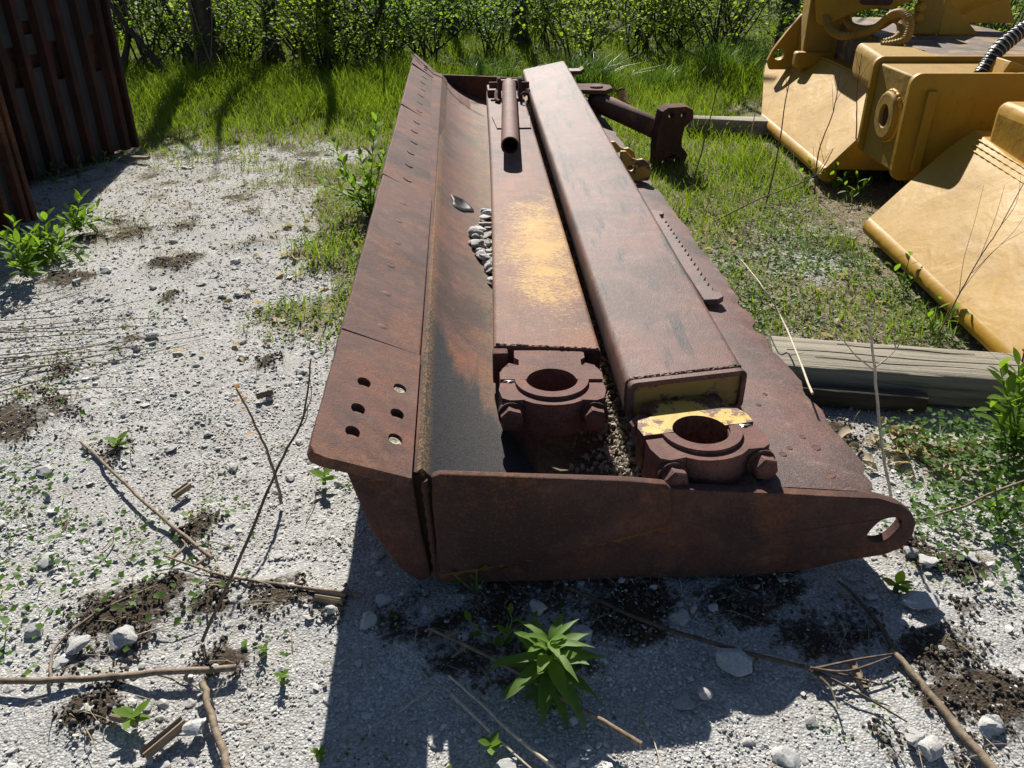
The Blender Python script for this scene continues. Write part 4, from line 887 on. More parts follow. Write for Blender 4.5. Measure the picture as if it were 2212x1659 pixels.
stick('dead_stalk', 'slim upright dead stem leaning over the cutting edge corner', 'stalk', [G(437, 1385), GY(520, 1200, 1.52), GY(600, 1010, 1.62), GY(655, 900, 1.68), GY(672, 775, 1.72)], .0045, .0018, 'stem_dark', twigs=[[GY(655, 900, 1.68), GY(672, 860, 1.69), GY(670, 820, 1.70)], [GY(640, 930, 1.66), GY(662, 905, 1.68), GY(664, 870, 1.68)]])
b0_ = G(608, 1087)
sp_ = stick('sprouting_twig', 'upright twig with small orange leaves standing in the gravel', 'sapling', [b0_, GY(595, 1030, b0_.y), GY(575, 970, b0_.y + .01), GY(545, 905, b0_.y + .015), GY(510, 840, b0_.y + .02)], .0055, .0025, 'stem_tan')
def leaf_mesh(name, w, mat, fold=.12, droop=.15, tip=1.0, wav=.0):
    ys_ = [0, .12, .3, .5, .7, .87, 1.0]; ws = [.08, .45, .85, 1.0, .8, .42, .02]; vs_ = []; fs = []
    for i, (y, q) in enumerate(zip(ys_, ws)):
        dz = -droop * y * y; wv = wav * sin(i * 2.1)
        vs_ += [(-w / 2 * q, y, dz + fold * w * q + wv), (0, y, dz), (w / 2 * q, y, dz + fold * w * q - wv)]
    for i in range(6): fs += [(3 * i, 3 * i + 1, 3 * i + 4, 3 * i + 3), (3 * i + 1, 3 * i + 2, 3 * i + 5, 3 * i + 4)]
    me = bpy.data.meshes.new(name); me.from_pydata(vs_, [], fs); me.shade_smooth(); me.materials.append(M[mat]); return me
LM = {'ros': [leaf_mesh('leaf', q, 'weed', .16, d, wav=w_) for q, d, w_ in ((.30, .1, .02), (.36, .35, .03), (.33, .6, .025), (.26, .9, .03))], 'broad': [leaf_mesh('leaf', .42, 'leaf_fresh', .15, d) for d in (.05, .25)], 'long': [leaf_mesh('leaf', .27, 'weed', .18, d, wav=.012) for d in (.1, .35, .6)],
      'orange': [leaf_mesh('leaf', .7, 'orange_leaf', .1, .1)], 'seed': [leaf_mesh('leaf', .55, 'leaf_fresh', .05, .1)], 'dry': [leaf_mesh('dry_leaf', .55, 'dry_leaf', .35, d, wav=.05) for d in (-.3, .2, .5)], 'clov': [leaf_mesh('leaf', .75, 'clover', .1, .1)]}
def put_leaf(parent, kind, p, direction, L, roll=0., name='leaf'):
    o = bpy.data.objects.new(name, random.choice(LM[kind])); COL.objects.link(o)
    d = Vector(direction).normalized(); z = ZZ - d * ZZ.dot(d); z = z.normalized() if z.length > .05 else Vector((0, -1, 0)); x = d.cross(z)
    mt = Matrix((x, d, z)).transposed().to_4x4() @ Matrix.Rotation(roll, 4, 'Y') @ Matrix.Diagonal((L, L, L, 1)); mt.translation = Vector(p) - (Vector(parent['_b']) if parent else Vector())
    o.matrix_basis = mt
    if parent: o.parent = parent
    return o
for t, s in ((0, .022), (.06, .02), (.12, .026), (.2, .016), (.3, .02), (.38, .022), (.45, .018), (.1, .018)):
    p = GY(510 + 98 * t * 1.0, 840 + 247 * t, b0_.y + .02); a = random.uniform(0, 6.3); put_leaf(sp_, 'orange', p, (cos(a), sin(a), .4), s)
for (a, b), (c, d), w_, lab in (((310, 1635), (400, 1560), .024, 'weathered grey splinter of board lying by the little green seedling'), ((240, 1548), (300, 1560), .016, 'short wood chip touching the little green seedling'), ((680, 1290), (745, 1300), .026, 'charred split wood block at the shadow border'),
                                ((375, 1075), (410, 1050), .016, 'pale splinter on the gravel by the long stalk'), ((555, 860), (590, 850), .012, 'thin bleached splinter beside the sprouting twig'), ((1830, 1420), (1870, 1490), .016, 'pale curled bark flake near the forked twig')):
    timber('wood_chip', lab, 'wood chip', G(a, b, .006), G(c, d, .006), w_, .009, 'chip', a * .01, .003)
# fan of dead grass stalks lying on the yard below the containers
for k in range(15):
    y0 = 690 + random.uniform(-40, 190); x1 = random.uniform(180, 480); y1 = y0 - (x1 * random.uniform(.05, .33))
    stick('dead_stalk', 'long thin dead grass stalk fanned out on the yard below the orange container', 'stalk', gp((-40, y0), (x1 * .5, (y0 + y1) / 2 + random.uniform(-10, 12)), (x1, y1), z=.015), .0028, .0012, random.choice(['stem_tan', 'stem_dark', 'stem_tan']), 'fan of dead grass stalks', n=5, k=4)
for k in range(26):
    y = random.uniform(1.0, 4.4); x = random.uniform(-.68 * y, .68 * y)
    if in_blade(x, y) or (-.6 < x < -.1 and y > 1.5) or (x > .9 and y > 2): continue
    a = random.uniform(0, pi); L = random.uniform(.06, .22); p = Vector((x, y, height_at(x, y) + .008)); d = Vector((cos(a), sin(a), 0))
    stick('dead_stalk', 'short dry straw lying on the gravel', 'straw', [p, p + d * L * .5 + Vector((.01, .01, .004)), p + d * L], .0018, .001, random.choice(['stem_tan', 'stem_pale']), 'straws on the gravel', n=5, k=3)
# upright dead weeds on the right
stick('dead_weed', 'pale dead stem leaning across the grey timber from the torn flange', 'dead weed', [G(1755, 850, .30), GY(1690, 690, 2.95), GY(1640, 610, 3.15), G(1600, 560, .12)], .004, .0016, 'stem_pale', twigs=[[GY(1640, 610, 3.15), GY(1600, 575, 3.25)], [GY(1680, 670, 3.0), GY(1710, 650, 3.05)]])
w0 = G(1925, 1080)
stick('dead_weed', 'pale upright dead weed with forked seed heads in front of the timber', 'dead weed', [w0, GY(1905, 960, w0.y), GY(1892, 830, w0.y + .02), GY(1880, 720, w0.y + .03), GY(1870, 680, w0.y + .03)], .005, .003, 'stem_pale',
      twigs=[[GY(1888, 800, w0.y + .02), GY(1850, 770, w0.y), GY(1830, 745, w0.y)], [GY(1888, 795, w0.y + .02), GY(1915, 775, w0.y), GY(1940, 750, w0.y)], [GY(1832, 748, w0.y), GY(1822, 735, w0.y)], [GY(1938, 752, w0.y), GY(1945, 738, w0.y)], [GY(1936, 754, w0.y), GY(1930, 735, w0.y)], [GY(1880, 740, w0.y + .03), GY(1905, 700, w0.y)], [GY(1882, 730, w0.y + .03), GY(1912, 715, w0.y)]])
w0 = G(2008, 752)
stick('dead_weed', 'dark branching dead weed in front of the near yellow wing', 'dead weed', [w0, GY(2045, 690, w0.y), GY(2072, 635, w0.y), GY(2115, 560, w0.y + .02), GY(2160, 490, w0.y), GY(2212, 395, w0.y)], .0035, .0014, 'stem_dark',
      twigs=[[GY(2072, 635, w0.y), GY(2082, 560, w0.y), GY(2105, 480, w0.y), GY(2125, 400, w0.y)], [GY(2072, 635, w0.y), GY(2130, 560, w0.y - .03), GY(2190, 500, w0.y - .05), GY(2230, 440, w0.y)], [GY(2115, 560, w0.y), GY(2150, 470, w0.y), GY(2170, 400, w0.y)], [GY(2100, 590, w0.y), GY(2160, 530, w0.y), GY(2212, 500, w0.y)], [GY(2160, 490, w0.y), GY(2195, 440, w0.y), GY(2205, 380, w0.y)]])
for k, (pth, lab, m_) in enumerate(([[(1655, 440), (1680, 330), (1700, 200), (1722, 120)], 'tall dark dead stem with small side twigs in front of the far wing', 'stem_dark'], [[(1760, 420), (1768, 330), (1800, 240), (1815, 150)], 'slim dead stem standing before the middle of the far wing', 'stem_dark'],
                                   [[(1842, 400), (1850, 280), (1852, 190), (1862, 115)], 'slim dead stem standing before the hinge plates', 'stem_dark'], [[(1490, 420), (1515, 330), (1545, 210), (1562, 135)], 'thin dark dead stem in the grass right of the brace yoke', 'stem_dark'],
                                   [[(1620, 310), (1630, 250), (1645, 200)], 'short pale dead stem by the far wing edge', 'stem_pale'], [[(1540, 480), (1640, 430), (1760, 380), (1800, 320)], 'long thin straw leaning towards the far yellow wing', 'stem_tan'])):
    q0 = G(*pth[0]); Yb = min(q0.y, 5.1 if k != 3 else 9)
    q0 = G(*pth[0]); P_ = [q0] + [GY(a, b, q0.y - .02 * i) for i, (a, b) in enumerate(pth[1:], 1)]
    tw = [[P_[-2].lerp(P_[-1], .2), P_[-2].lerp(P_[-1], .2) + Vector((.05, 0, .12))], [P_[-2].lerp(P_[-1], .5), P_[-2].lerp(P_[-1], .5) + Vector((-.05, 0, .12))], [P_[-2], P_[-2] + Vector((-.03, .02, .16))]]
    stick('dead_weed', lab, 'dead weed', P_, .005, .002, m_, None, tw)

# ================================================================== GRASS, CLOVER, LITTER
def blades(P, Hh, Wd, lean, mat, name, seed=0):
    """grass blades as bent three-segment strips"""
    r = np.random.RandomState(seed); N_ = len(P); a = r.uniform(0, 2 * pi, N_); la = r.uniform(0, 2 * pi, N_); ln = lean * r.uniform(.2, 1, N_)
    sx, sy = np.cos(a) * Wd / 2, np.sin(a) * Wd / 2; dx, dy = np.cos(la) * ln * Hh, np.sin(la) * ln * Hh; V = []
    for t, w in ((0, 1.), (.4, .9), (.75, .6), (1., .05)):
        cx = P[:, 0] + dx * t ** 2; cy = P[:, 1] + dy * t ** 2; cz = P[:, 2] + Hh * t * (1 - .35 * ln * t)
        V += [np.stack([cx - sx * w, cy - sy * w, cz], 1), np.stack([cx + sx * w, cy + sy * w, cz], 1)]
    V = np.stack(V, 1).reshape(-1, 3); b = np.arange(N_)[:, None] * 8
    F = np.concatenate([b + np.array([0, 1, 3, 2]), b + np.array([2, 3, 5, 4]), b + np.array([4, 5, 7, 6])], 0)
    return npmesh(name, V, F, mat, False)
def stuff(name, me, label):
    o = bpy.data.objects.new(name, me); COL.objects.link(o); o['kind'] = 'stuff'; o['label'] = label; return o
def in_yellow(x, y): return (1.95 < x < 3.7 and 5.3 < y < 8.2) or (1.9 < x < 3.6 and 2.2 < y < 5.3)
GP_, GH, GW = [], [], []
for y0, y1, dens in ((1.5, 3.2, 900), (3.2, 5., 2300), (5., 7., 2800), (7., 10.2, 2600), (10.2, 13.5, 700), (13.5, 19, 260)):
    for x, y in field(y0, y1, dens, 1.08):
        g = grass_at(x, y) if y < 9.4 else .8
        if g < .12 or random.random() > g * 1.05 or in_blade(x, y): continue
        if x < -2.75 - .0 and 3.0 < y < 6.5 and x < -2.95 + .35 * (y - 6.5): continue
        if in_yellow(x, y) and random.random() < .9: continue
        if x > .35 and y < 3.2: continue
        h = random.uniform(.03, .085) * (1 + .8 * sstep(6.2, 8.5, y)) * (.55 + .55 * g) * (1 + 2.2 * max(0, fbm(x, y, 1.1, 9.)) + (.6 if random.random() < .06 else 0))
        GP_.append((x, y, height_at(x, y) - .004)); GH.append(h); GW.append(random.uniform(.0035, .0075))
print('grass', len(GP_))
stuff('grass', blades(np.array(GP_), np.array(GH), np.array(GW), .75, 'grass', 'grass', 1), 'bright green spring grass around the old machinery')
# dead straw mixed in
DP, DH = [], []
for y0, y1, dens in ((1.0, 3.0, 420), (3., 4.2, 800), (4.2, 6.4, 2100), (6.4, 7.4, 700)):
    for x, y in field(y0, y1, dens, 1.05):
        g = grass_at(x, y); s = soil_at(x, y)
        if in_blade(x, y) or (g < .15 and s < .22 and random.random() > .12): continue
        DP.append((x, y, height_at(x, y) + .004)); DH.append(random.uniform(.02, .05))
stuff('dead_straw', blades(np.array(DP), np.array(DH), np.full(len(DP), .0028), 3.2, 'dead_grass', 'dead_straw', 2), 'bleached dead grass lying between the green blades')
# low broad-leaved ground cover: clover-like leaflets
def leaflets(P, size, mat, name, seed, tilt=.5):
    r = np.random.RandomState(seed); N_ = len(P); a = r.uniform(0, 2 * pi, N_); t = r.uniform(-tilt, tilt, N_); t2 = r.uniform(-tilt, tilt, N_); s = size * r.uniform(.6, 1.3, N_)
    f = np.stack([np.cos(a), np.sin(a), t], 1); q = np.stack([-np.sin(a), np.cos(a), t2], 1) * .42
    P = np.asarray(P); s = s[:, None]; up = np.array([0, 0, .12])
    V = np.stack([P, P + f * s * .5 + q * s + up * s, P + f * s, P + f * s * .5 - q * s + up * s, P + f * s * .5], 1).reshape(-1, 3)
    b = np.arange(N_)[:, None] * 5; F = np.concatenate([b + np.array([0, 4, 1]), b + np.array([4, 2, 1]), b + np.array([0, 3, 4]), b + np.array([3, 2, 4])], 0)
    return npmesh(name, V, F, mat, False)
CP = []
for y0, y1, dens in ((1.4, 2.5, 9000), (2.5, 4.6, 4200), (4.6, 6.6, 2000)):
    for x, y in field(y0, y1, dens, 1.08):
        c = 0
        if x > .95 and y < 2.5: c = sstep(1.2, 1.5, x - .25 * fbm(x, y, 3, 4)) * sstep(1.60, 1.95, y - .1 * fbm(x, y, 4, 2))
        if x > .8 and y >= 3.1: c = max(0, .62 + .9 * fbm(x, y, 1.6, 7.)) * (1 - .4 * sstep(4.5, 6, y))
        if x < 0: c = max(c, grass_at(x, y) * .55 * sstep(7, 6, y))
        if random.random() > c or in_blade(x, y) or (1.0 < x < 2.5 and 2.52 < y < 3.05): continue
        if in_yellow(x, y): continue
        CP.append((x, y, height_at(x, y) + (random.uniform(.004, .035) if y > 2.5 else random.uniform(.005, .085) * (.4 + c))))
print('clover', len(CP))
stuff('ground_cover', leaflets(CP, .021, 'clover', 'ground_cover', 4), 'low leafy green ground cover beside the blade and timber')
# sparse tiny sprouts on the gravel
SP = []
for k in range(60):
    y = random.uniform(.95, 3.6); x = random.uniform(-.66 * y, .66 * y)
    if in_blade(x, y) or grass_at(x, y) > .5: continue
    m_ = random.randint(6, 26); sp = random.uniform(.01, .045)
    for j in range(m_): SP.append((x + random.gauss(0, sp), y + random.gauss(0, sp), height_at(x, y) + random.uniform(.004, .022)))
stuff('sprouts', leaflets(SP, .0095, 'clover', 'sprouts', 6), 'tiny green sprouts scattered over the gravel')
# dry leaves lying about: countable
def dry_leaf(x, y, L, label, group):
    o = put_leaf(None, 'dry', (x, y, height_at(x, y) + .012), (cos(random.uniform(0, 6.3)), sin(random.uniform(0, 6.3)), random.uniform(-.15, .25)), L, random.uniform(-.5, .5), 'dry_leaf'); tag(o, label, 'leaf', group)
k = 0
while k < 110:
    if k % 2: x, y = random.gauss(1.35, .3), random.uniform(3.05, 4.7); lab = ('curled tan dry leaf in the grass between the blade and the yellow wings', 'dry leaves right of the blade')
    else: x, y = random.gauss(-.95, .28), random.uniform(3.0, 5.6); lab = ('curled tan dry leaf on the ground along the cutting edge', 'dry leaves left of the blade')
    if in_blade(x, y) or in_yellow(x, y) or (-.62 < x < -.2): continue
    dry_leaf(x, y, random.uniform(.03, .075), *lab); k += 1
for k in range(46): dry_leaf(random.gauss(1.32, .13), random.uniform(2.25, 2.56), random.uniform(.05, .08), 'pale dry leaf heaped against the shaded front of the timber', 'dry leaves before the timber')

# ================================================================== PLANTS WITH LEAVES ONE CAN COUNT
def rosette(name, label, base, nl, L0, L1, kind='long', up=(.1, 1.2), cat='weed', sh=None):
    sh = sh or L1 * .35
    o = thing(name, label, cat, base)
    mb = MB(); mb.tube([Vector(base) - ZZ * .01, Vector(base) + ZZ * sh], .008, 6); mk('stem', mb, 'stem_green', o)
    for k in range(nl):
        a = k * 2.4 + random.uniform(-.2, .2); t = k / nl; e = up[0] + (up[1] - up[0]) * t
        put_leaf(o, kind, Vector(base) + Vector((0, 0, .01 + sh * t)), (cos(a) * cos(e), sin(a) * cos(e), sin(e)), L0 + (L1 - L0) * (1 - abs(2 * t - .9)), random.uniform(-.2, .2))
    return o
rb = G(1185, 1490)
rosette('leafy_rosette', 'big leafy green rosette weed growing in front of the blade end plate', rb, 40, .065, .125, 'ros', (-.15, 1.1), 'weed', .15)
for (a, b), L, lab in (((610, 1470), .024, 'round leaved seedling near the end of the thick tan stalk'), ((290, 1560), .05, 'bright seedling between the wood chips'), ((960, 1690), .03, 'small seedling beside the blade shadow border'), ((690, 1635), .022, 'tiny seedling left of the blade shadow border'), ((1935, 1275), .05, 'narrow leaved seedling below the towing ear'), ((700, 1040), .055, 'fresh sprout under the raised cutting edge corner'), ((570, 1410), .02, 'tiny seedling above the round leaved one'), ((255, 965), .05, 'small sprout at the upper end of the lying stalk'), ((1060, 1620), .035, 'dark seedling under the pale forked twig')):
    rosette('seedling', lab, G(a, b), 6, L * .8, L, 'seed', (.2, .8), 'seedling')
def sapling(name, label, base, tips, leafL, kind='broad', step=.035, r=.004, cat='shrub', skip=.12):
    o = thing(name, label, cat, base)
    for tp in tips:
        P_ = smooth_path([Vector(base), Vector(base).lerp(Vector(tp), .5) + Vector((random.uniform(-.02, .02), random.uniform(-.02, .02), .02)), Vector(tp)], 10)
        mb = MB(); mb.tube(P_, lambda t: r * (1 - .7 * t), 6); mk('stem', mb, 'stem_green', o)
        Ls = (Vector(tp) - Vector(base)).length; m_ = int(Ls / step)
        for k in range(m_ + 1):
            t = skip + (1 - skip) * k / max(1, m_); p = P_[min(len(P_) - 1, int(t * (len(P_) - 1)))]; d = (P_[-1] - P_[0]).normalized()
            a = k * 2.4; s1_ = d.orthogonal().normalized(); s2_ = d.cross(s1_)
            dr = s1_ * cos(a) + s2_ * sin(a) + d * (.5 + .8 * t); put_leaf(o, kind, p, dr, leafL * random.uniform(.7, 1.15) * (1.05 - .3 * t))
    return o
sb = G(800, 470)
sapling('sapling', 'bright green sapling growing against the raised cutting edge', sb, [GY(812, 262, sb.y + .05), GY(720, 310, sb.y + .12), GY(775, 330, sb.y + .05), GY(830, 330, sb.y), GY(745, 380, sb.y - .05), GY(700, 400, sb.y), GY(790, 400, sb.y - .08)], .10, 'broad', .022, .005)
for q, ((a, b), (c, d), lab) in enumerate((((60, 600), (30, 480), 'leafy shoot at the foot of the orange container, lowest of its row'), ((110, 545), (100, 470), 'leafy shoot at the foot of the orange container, in the middle of its row'), ((160, 500), (175, 425), 'leafy shoot in the sun past the orange container'), ((50, 560), (120, 500), 'sprawling leafy shoot lying before the orange container'))):
    s0 = G(a, b); sapling('leafy_shoot', lab, s0, [GY(c, d, s0.y + .02), GY(c + 35, d + 25, s0.y + .05), GY(c - 25, d + 30, s0.y - .04), GY(c + 10, d + 45, s0.y - .1), GY(c + 55, d + 50, s0.y), GY(c - 40, d + 55, s0.y)], .095, 'broad', .022)
s0 = G(2190, 985)
sapling('leafy_shoot', 'tall leafy shoot growing at the right end of the grey timber', s0, [GY(2160, 795, s0.y + .02), GY(2215, 830, s0.y), GY(2175, 850, s0.y - .05), GY(2230, 880, s0.y - .05), GY(2140, 880, s0.y), GY(2200, 790, s0.y)], .085, 'broad', .022)
s0 = G(2160, 1130); sapling('leafy_shoot', 'leafy shoot rising from the clover patch', s0, [GY(2150, 1040, s0.y), GY(2210, 1060, s0.y), GY(2120, 1090, s0.y)], .06, 'broad', .03)
for (a, b), lab in (((1950, 620), 'nettle sprout growing in the shade of the near yellow wing'), ((2130, 735), 'low sprout between the timber and the near yellow wing'), ((1740, 400), 'leafy clump under the near corner of the far yellow wing'), ((1800, 410), 'leafy clump under the yellow hinge plates'), ((1840, 430), 'leafy clump beside the corner of the near yellow wing'), ((2010, 720), 'low sprout behind the timber top edge')):
    s0 = G(a, b); sapling('weed_clump', lab, s0, [s0 + Vector((.0, 0, .16)), s0 + Vector((.09, .02, .11)), s0 + Vector((-.09, 0, .12)), s0 + Vector((.03, -.07, .10))], .065, 'broad', .032, .003, 'weed')
for (a, b), lab in (((170, 385), 'dark narrow leaved weed in the shade of the slotted container'), ((115, 395), 'broad leaved weed below the container slots'), ((230, 372), 'small weed by the corner of the slotted container'), ((1030, 1280), 'ragged weed in the deep shade under the end plate'), ((1080, 1400), 'lobed weed left of the big rosette')):
    s0 = G(a, b); sapling('weed_clump', lab, s0, [s0 + Vector((.02, 0, .13)), s0 + Vector((.08, .02, .08)), s0 + Vector((-.07, 0, .09))], .06 if b < 1000 else .04, 'long' if b < 1000 else 'seed', .03, .003, 'weed')
for (a, b), hgt, nb, lab in (((1265, 205), .5, 420, 'tall glossy grass clump behind the far end of the plain arm'), ((1060, 190), .38, 300, 'tall glossy grass clump behind the far blade end plate'), ((1570, 170), .52, 420, 'tall grass clump at the wood edge left of the lifting lug'), ((1420, 190), .30, 200, 'medium grass clump between the two tall clumps'), ((1640, 150), .40, 260, 'tall grass clump behind the far yellow wing')):
    p = G(a, b); r = np.random.RandomState(int(a)); P_ = np.stack([r.normal(0, .14, nb), r.normal(0, .14, nb), np.full(nb, -.01)], 1)
    me = blades(P_, hgt * r.uniform(.55, 1.1, nb), r.uniform(.006, .011, nb), 1.1, 'tallgrass', 'grass_clump', int(a)); o = bpy.data.objects.new('grass_clump', me); COL.objects.link(o); o.location = p; tag(o, lab, 'grass clump')

# ================================================================== WOOD EDGE: undergrowth and trees
def leaf_cloud(cent, n, size, mat, name, seed, sig):
    r = np.random.RandomState(seed); c = np.asarray(cent)[r.randint(0, len(cent), n)] + r.normal(0, 1, (n, 3)) * np.asarray(sig)
    c = c[c[:, 2] > .03]; return leaflets(c, size, mat, name, seed, .9)
def bush_parts(seed, hgt, rad_, nl, size, mat):
    r = random.Random(seed); mb = MB(); cents = []
    for k in range(r.randint(9, 14)):
        a = r.uniform(0, 6.3); q = rad_ * r.uniform(.2, 1); tp = Vector((cos(a) * q, sin(a) * q, hgt * r.uniform(.5, 1))); b = Vector((r.gauss(0, .10), r.gauss(0, .10), 0))
        P_ = smooth_path([b, b.lerp(tp, .45) + Vector((r.gauss(0, .06), r.gauss(0, .06), .08)), tp], 6); mb.tube(P_, lambda t: .011 * (1 - .8 * t) + .0015, 5)
        for j in range(4, len(P_), 2): cents.append(tuple(P_[j]))
        for j in range(3):
            s = P_[r.randint(5, len(P_) - 2)]; e = s + Vector((r.gauss(0, .22), r.gauss(0, .22), r.uniform(-.05, .22))); mb.tube(smooth_path([s, s.lerp(e, .5) + Vector((0, 0, .03)), e], 3), lambda t: .004 * (1 - .6 * t), 4)
            cents.append(tuple(e)); cents.append(tuple(s.lerp(e, .5)))
    return mb, leaf_cloud(cents, nl, size, mat, 'foliage', seed, (.085, .085, .06))
def dup(root, loc, rz, sc, label, group):
    r = root.copy(); COL.objects.link(r); r.location = loc; r.rotation_euler = (0, 0, rz); r.scale = (sc, sc, sc); tag(r, label, root['category'], group)
    for ch in root.children:
        c = ch.copy(); COL.objects.link(c); c.parent = r
    return r
BV = []
for k, (h, rd, nl, sz, mt) in enumerate(((1.25, .95, 1300, .045, 'leaf'), (1.5, 1.0, 900, .042, 'leaf_dark'), (.95, .85, 1200, .038, 'leaf_fresh'), (1.7, 1.1, 1000, .05, 'leaf'), (.6, .7, 900, .036, 'leaf'), (1.35, 1.0, 500, .04, 'leaf_fresh'))):
    t = thing('undergrowth_shrub', 'x', 'shrub', (0, 0, 0)); mb, me = bush_parts(300 + k, h, rd, nl, sz, mt); mk('stems', mb, 'bark', t, 60); fo_ = bpy.data.objects.new('foliage', me); COL.objects.link(fo_); fo_.parent = t; BV.append(t)
LABB = [('leafy waist high shrub at the wood edge behind the grass', 'shrubs at the wood edge'), ('twiggy open shrub at the wood edge behind the grass', 'twiggy shrubs at the wood edge'), ('low bright green shrub at the wood edge', 'bright shrubs at the wood edge'), ('tall dark leaved shrub at the wood edge', 'dark shrubs at the wood edge'), ('knee high leafy shrub at the foot of the wood', 'low shrubs at the wood edge'), ('thinly leaved pale green shrub at the wood edge', 'thin shrubs at the wood edge')]
used = set(); rr = random.Random(77); spots = []
for row, (yy, x0, x1, m_) in enumerate(((9.95, -4.6, 4.6, 13), (10.7, -5.2, 6, 14), (11.7, -6, 7, 14), (13.0, -7, 8, 17), (14.8, -8, 9, 17), (17.0, -9, 10, 12), (19.5, -11, 12, 10))):
    for k in range(m_): spots.append((x0 + (x1 - x0) * (k + rr.uniform(.1, .9)) / m_, yy + rr.uniform(-.25, .45) * (1 + .25 * row), row))
for x, y, row in spots:
    if row == 0 and -.9 < x < 2.6 and rr.random() < .75: continue
    k = rr.choice([0, 1, 2, 4, 4, 5]) if row == 0 else rr.randint(0, 5); sc = rr.uniform(.75, 1.2) * (1 if row < 3 else 1.25)
    if k not in used: used.add(k); o = BV[k]; o.location = (x, y, -.02); o.rotation_euler = (0, 0, rr.uniform(0, 6.3)); o.scale = (sc,) * 3; tag(o, LABB[k][0], 'shrub', LABB[k][1])
    else: dup(BV[k], (x, y, -.02), rr.uniform(0, 6.3), sc, *LABB[k])
def tree(label, base, path, r0, seed, crown=420, group=None, vines=False, forks=()):
    t = thing('tree', label, 'tree', base, group); P_ = smooth_path([Vector(base) + Vector(p) for p in path], 8); mb = MB()
    mb.tube(P_, lambda q: r0 * ((1.35 - .5 * min(1, q * 8)) if q < .125 else .85 - .62 * q) * (1 + .06 * sin(q * 40 + seed)), 12); mk('trunk', mb, 'bark', t, 60)
    r = random.Random(seed); cents = []; mb = MB()
    for k in range(11):
        s = P_[int((.45 + .5 * k / 11) * (len(P_) - 1))]; a = r.uniform(0, 6.3); L = r.uniform(.6, 1.4); e = s + Vector((cos(a) * L, sin(a) * L, r.uniform(.2, .9)))
        mb.tube(smooth_path([s, s.lerp(e, .5) + Vector((0, 0, -.08)), e], 5), lambda q: r0 * .22 * (1 - .85 * q) + .004, 6)
        for j in range(5): cents.append(tuple(s.lerp(e, .4 + .15 * j)))
    for f0, f1 in forks: mb.tube(smooth_path([Vector(base) + Vector(f0), Vector(base) + (Vector(f0) + Vector(f1)) / 2 + Vector((.05, 0, .1)), Vector(base) + Vector(f1)], 6), lambda q: r0 * .5 * (1 - .7 * q), 7)
    mk('limbs', mb, 'bark', t, 60)
    if vines:
        mb = MB()
        for k in range(9):
            ph = r.uniform(0, 6.3); tw = r.uniform(-2, 2); pp = []
            for j in range(40):
                q = j / 39; fi_ = q * .8 * (len(P_) - 1); c = P_[int(fi_)].lerp(P_[int(fi_) + 1], fi_ - int(fi_)); rad_ = r0 * (1.30 - .5 * min(1, q * 6)) * (1.0 - .5 * q) + .02; pp.append(c + Vector((cos(ph + tw * q * 3) * rad_, sin(ph + tw * q * 3) * rad_, 0)))
            mb.tube(pp, .008, 5)
        mk('vines', mb, 'stem_tan', t, 60)
    fo_ = bpy.data.objects.new('crown', leaf_cloud(cents, crown, .07, 'leaf', 'crown', seed, (.28, .28, .22))); COL.objects.link(fo_); fo_.parent = t; fo_.location = -Vector(base)
    return t
tree('thick dark tree trunk wrapped in vines at the edge of the grass', (-3.30, 9.85, -.02), [(0, 0, 0), (-.02, .02, .8), (-.06, .1, 1.6), (.05, .3, 2.6), (0, .5, 3.4)], .155, 1, 160, None, True)
tree('slender dark tree leaning left beside the vine wrapped trunk', (-3.75, 9.75, -.02), [(0, 0, 0), (-.35, .1, .45), (-.75, .25, 1.0), (-.95, .35, 1.4), (-1.1, .5, 1.9)], .05, 2, 180)
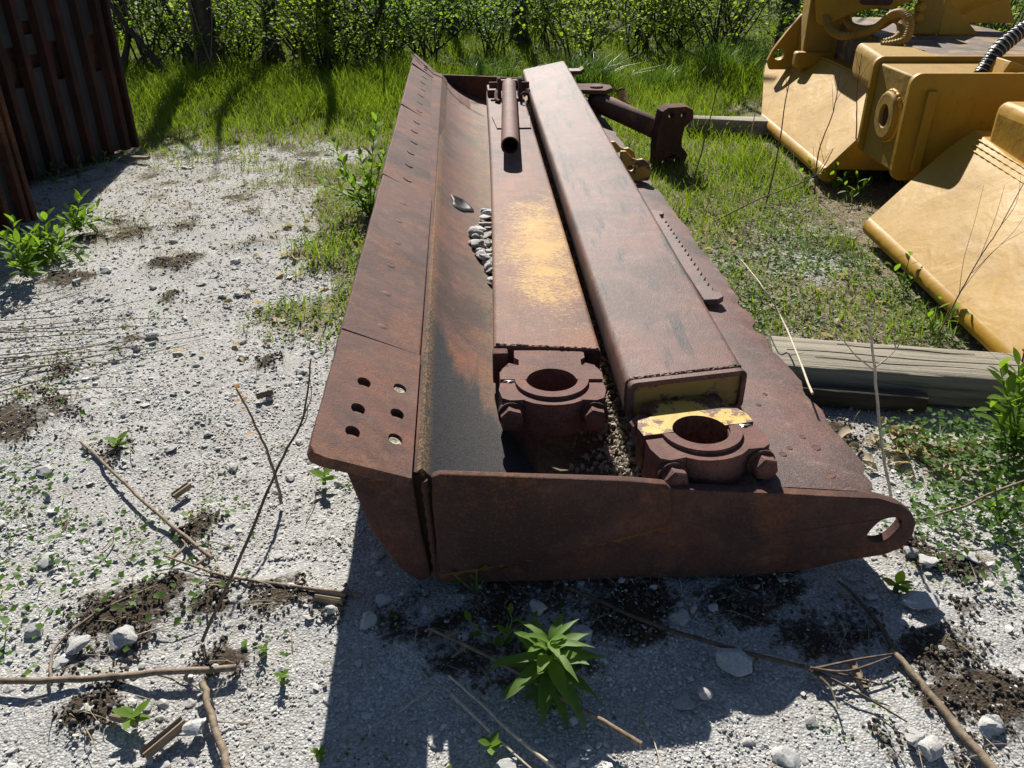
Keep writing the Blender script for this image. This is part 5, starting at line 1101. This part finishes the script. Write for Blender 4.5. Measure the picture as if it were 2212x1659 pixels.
tree('thin crooked tree between the leaning tree and the vine wrapped trunk', (-3.52, 10.05, -.02), [(0, 0, 0), (-.2, .1, .5), (-.45, .2, 1.1), (-.5, .3, 1.7), (-.4, .4, 2.2)], .04, 3, 150)
tree('thin forked tree standing nearest the slotted container', (-4.35, 9.9, -.02), [(0, 0, 0), (.15, .1, .5), (.05, .2, 1.2), (.2, .4, 2.6), (.3, .5, 3.8)], .045, 4, 150)
tree('dark tree with a low leaning fork behind the shrubs', (-2.15, 11.0, -.02), [(0, 0, 0), (.0, .05, .8), (-.05, .15, 1.6), (.1, .3, 2.6), (.1, .4, 3.5)], .13, 5, 160, None, False, [((0, 0, .1), (.55, .2, 1.0)), ((-.05, 0, .2), (-.5, .1, 1.2))])
tree('dark leaning trunk broken off beside the forked tree', (-1.75, 10.4, -.02), [(0, 0, 0), (.12, .1, .35), (.3, .2, .75), (.5, .3, 1.2)], .075, 6, 40)
tree('vine tangled dark tree behind the twiggy shrubs', (-2.85, 10.7, -.02), [(0, 0, 0), (.03, .05, .7), (.0, .1, 1.5), (-.1, .2, 2.5), (0, .3, 3.3)], .10, 7, 140, None, True)
for k, (x, y, r_, lab) in enumerate(((.1, 12.2, .13, 'tree behind the far end of the worn yellow arm'), (1.7, 12.0, .09, 'tree behind the tall glossy grass clump'), (2.1, 12.6, .08, 'close companion tree of the one behind the glossy grass'), (3.4, 11.2, .15, 'dark tree behind the lifting lug of the plow'), (4.1, 12.5, .13, 'dark tree further right behind the plow'), (-.9, 13.2, .10, 'tree deep in the wood behind the cutting edge'), (5.3, 12.4, .11, 'tree behind the black hose of the plow'), (-5.3, 12.5, .15, 'tree deep in the wood behind the containers'), (.9, 15.5, .14, 'distant trunk deep in the wood'), (-3.0, 15.0, .16, 'distant trunk behind the vine wrapped tree'))):
    tree(lab, (x, y, -.02), [(0, 0, 0), (.02 * (k % 3 - 1), .04, .8), (.06 * (k % 4 - 1.5), .1, 1.8), (.1 * (k % 3 - 1), .2, 2.9), (0, .3, 4.0)], r_, 20 + k, 60)

# ------------------------------------------------------------------ tidy
for o in bpy.data.objects:
    if '_b' in o: del o['_b']
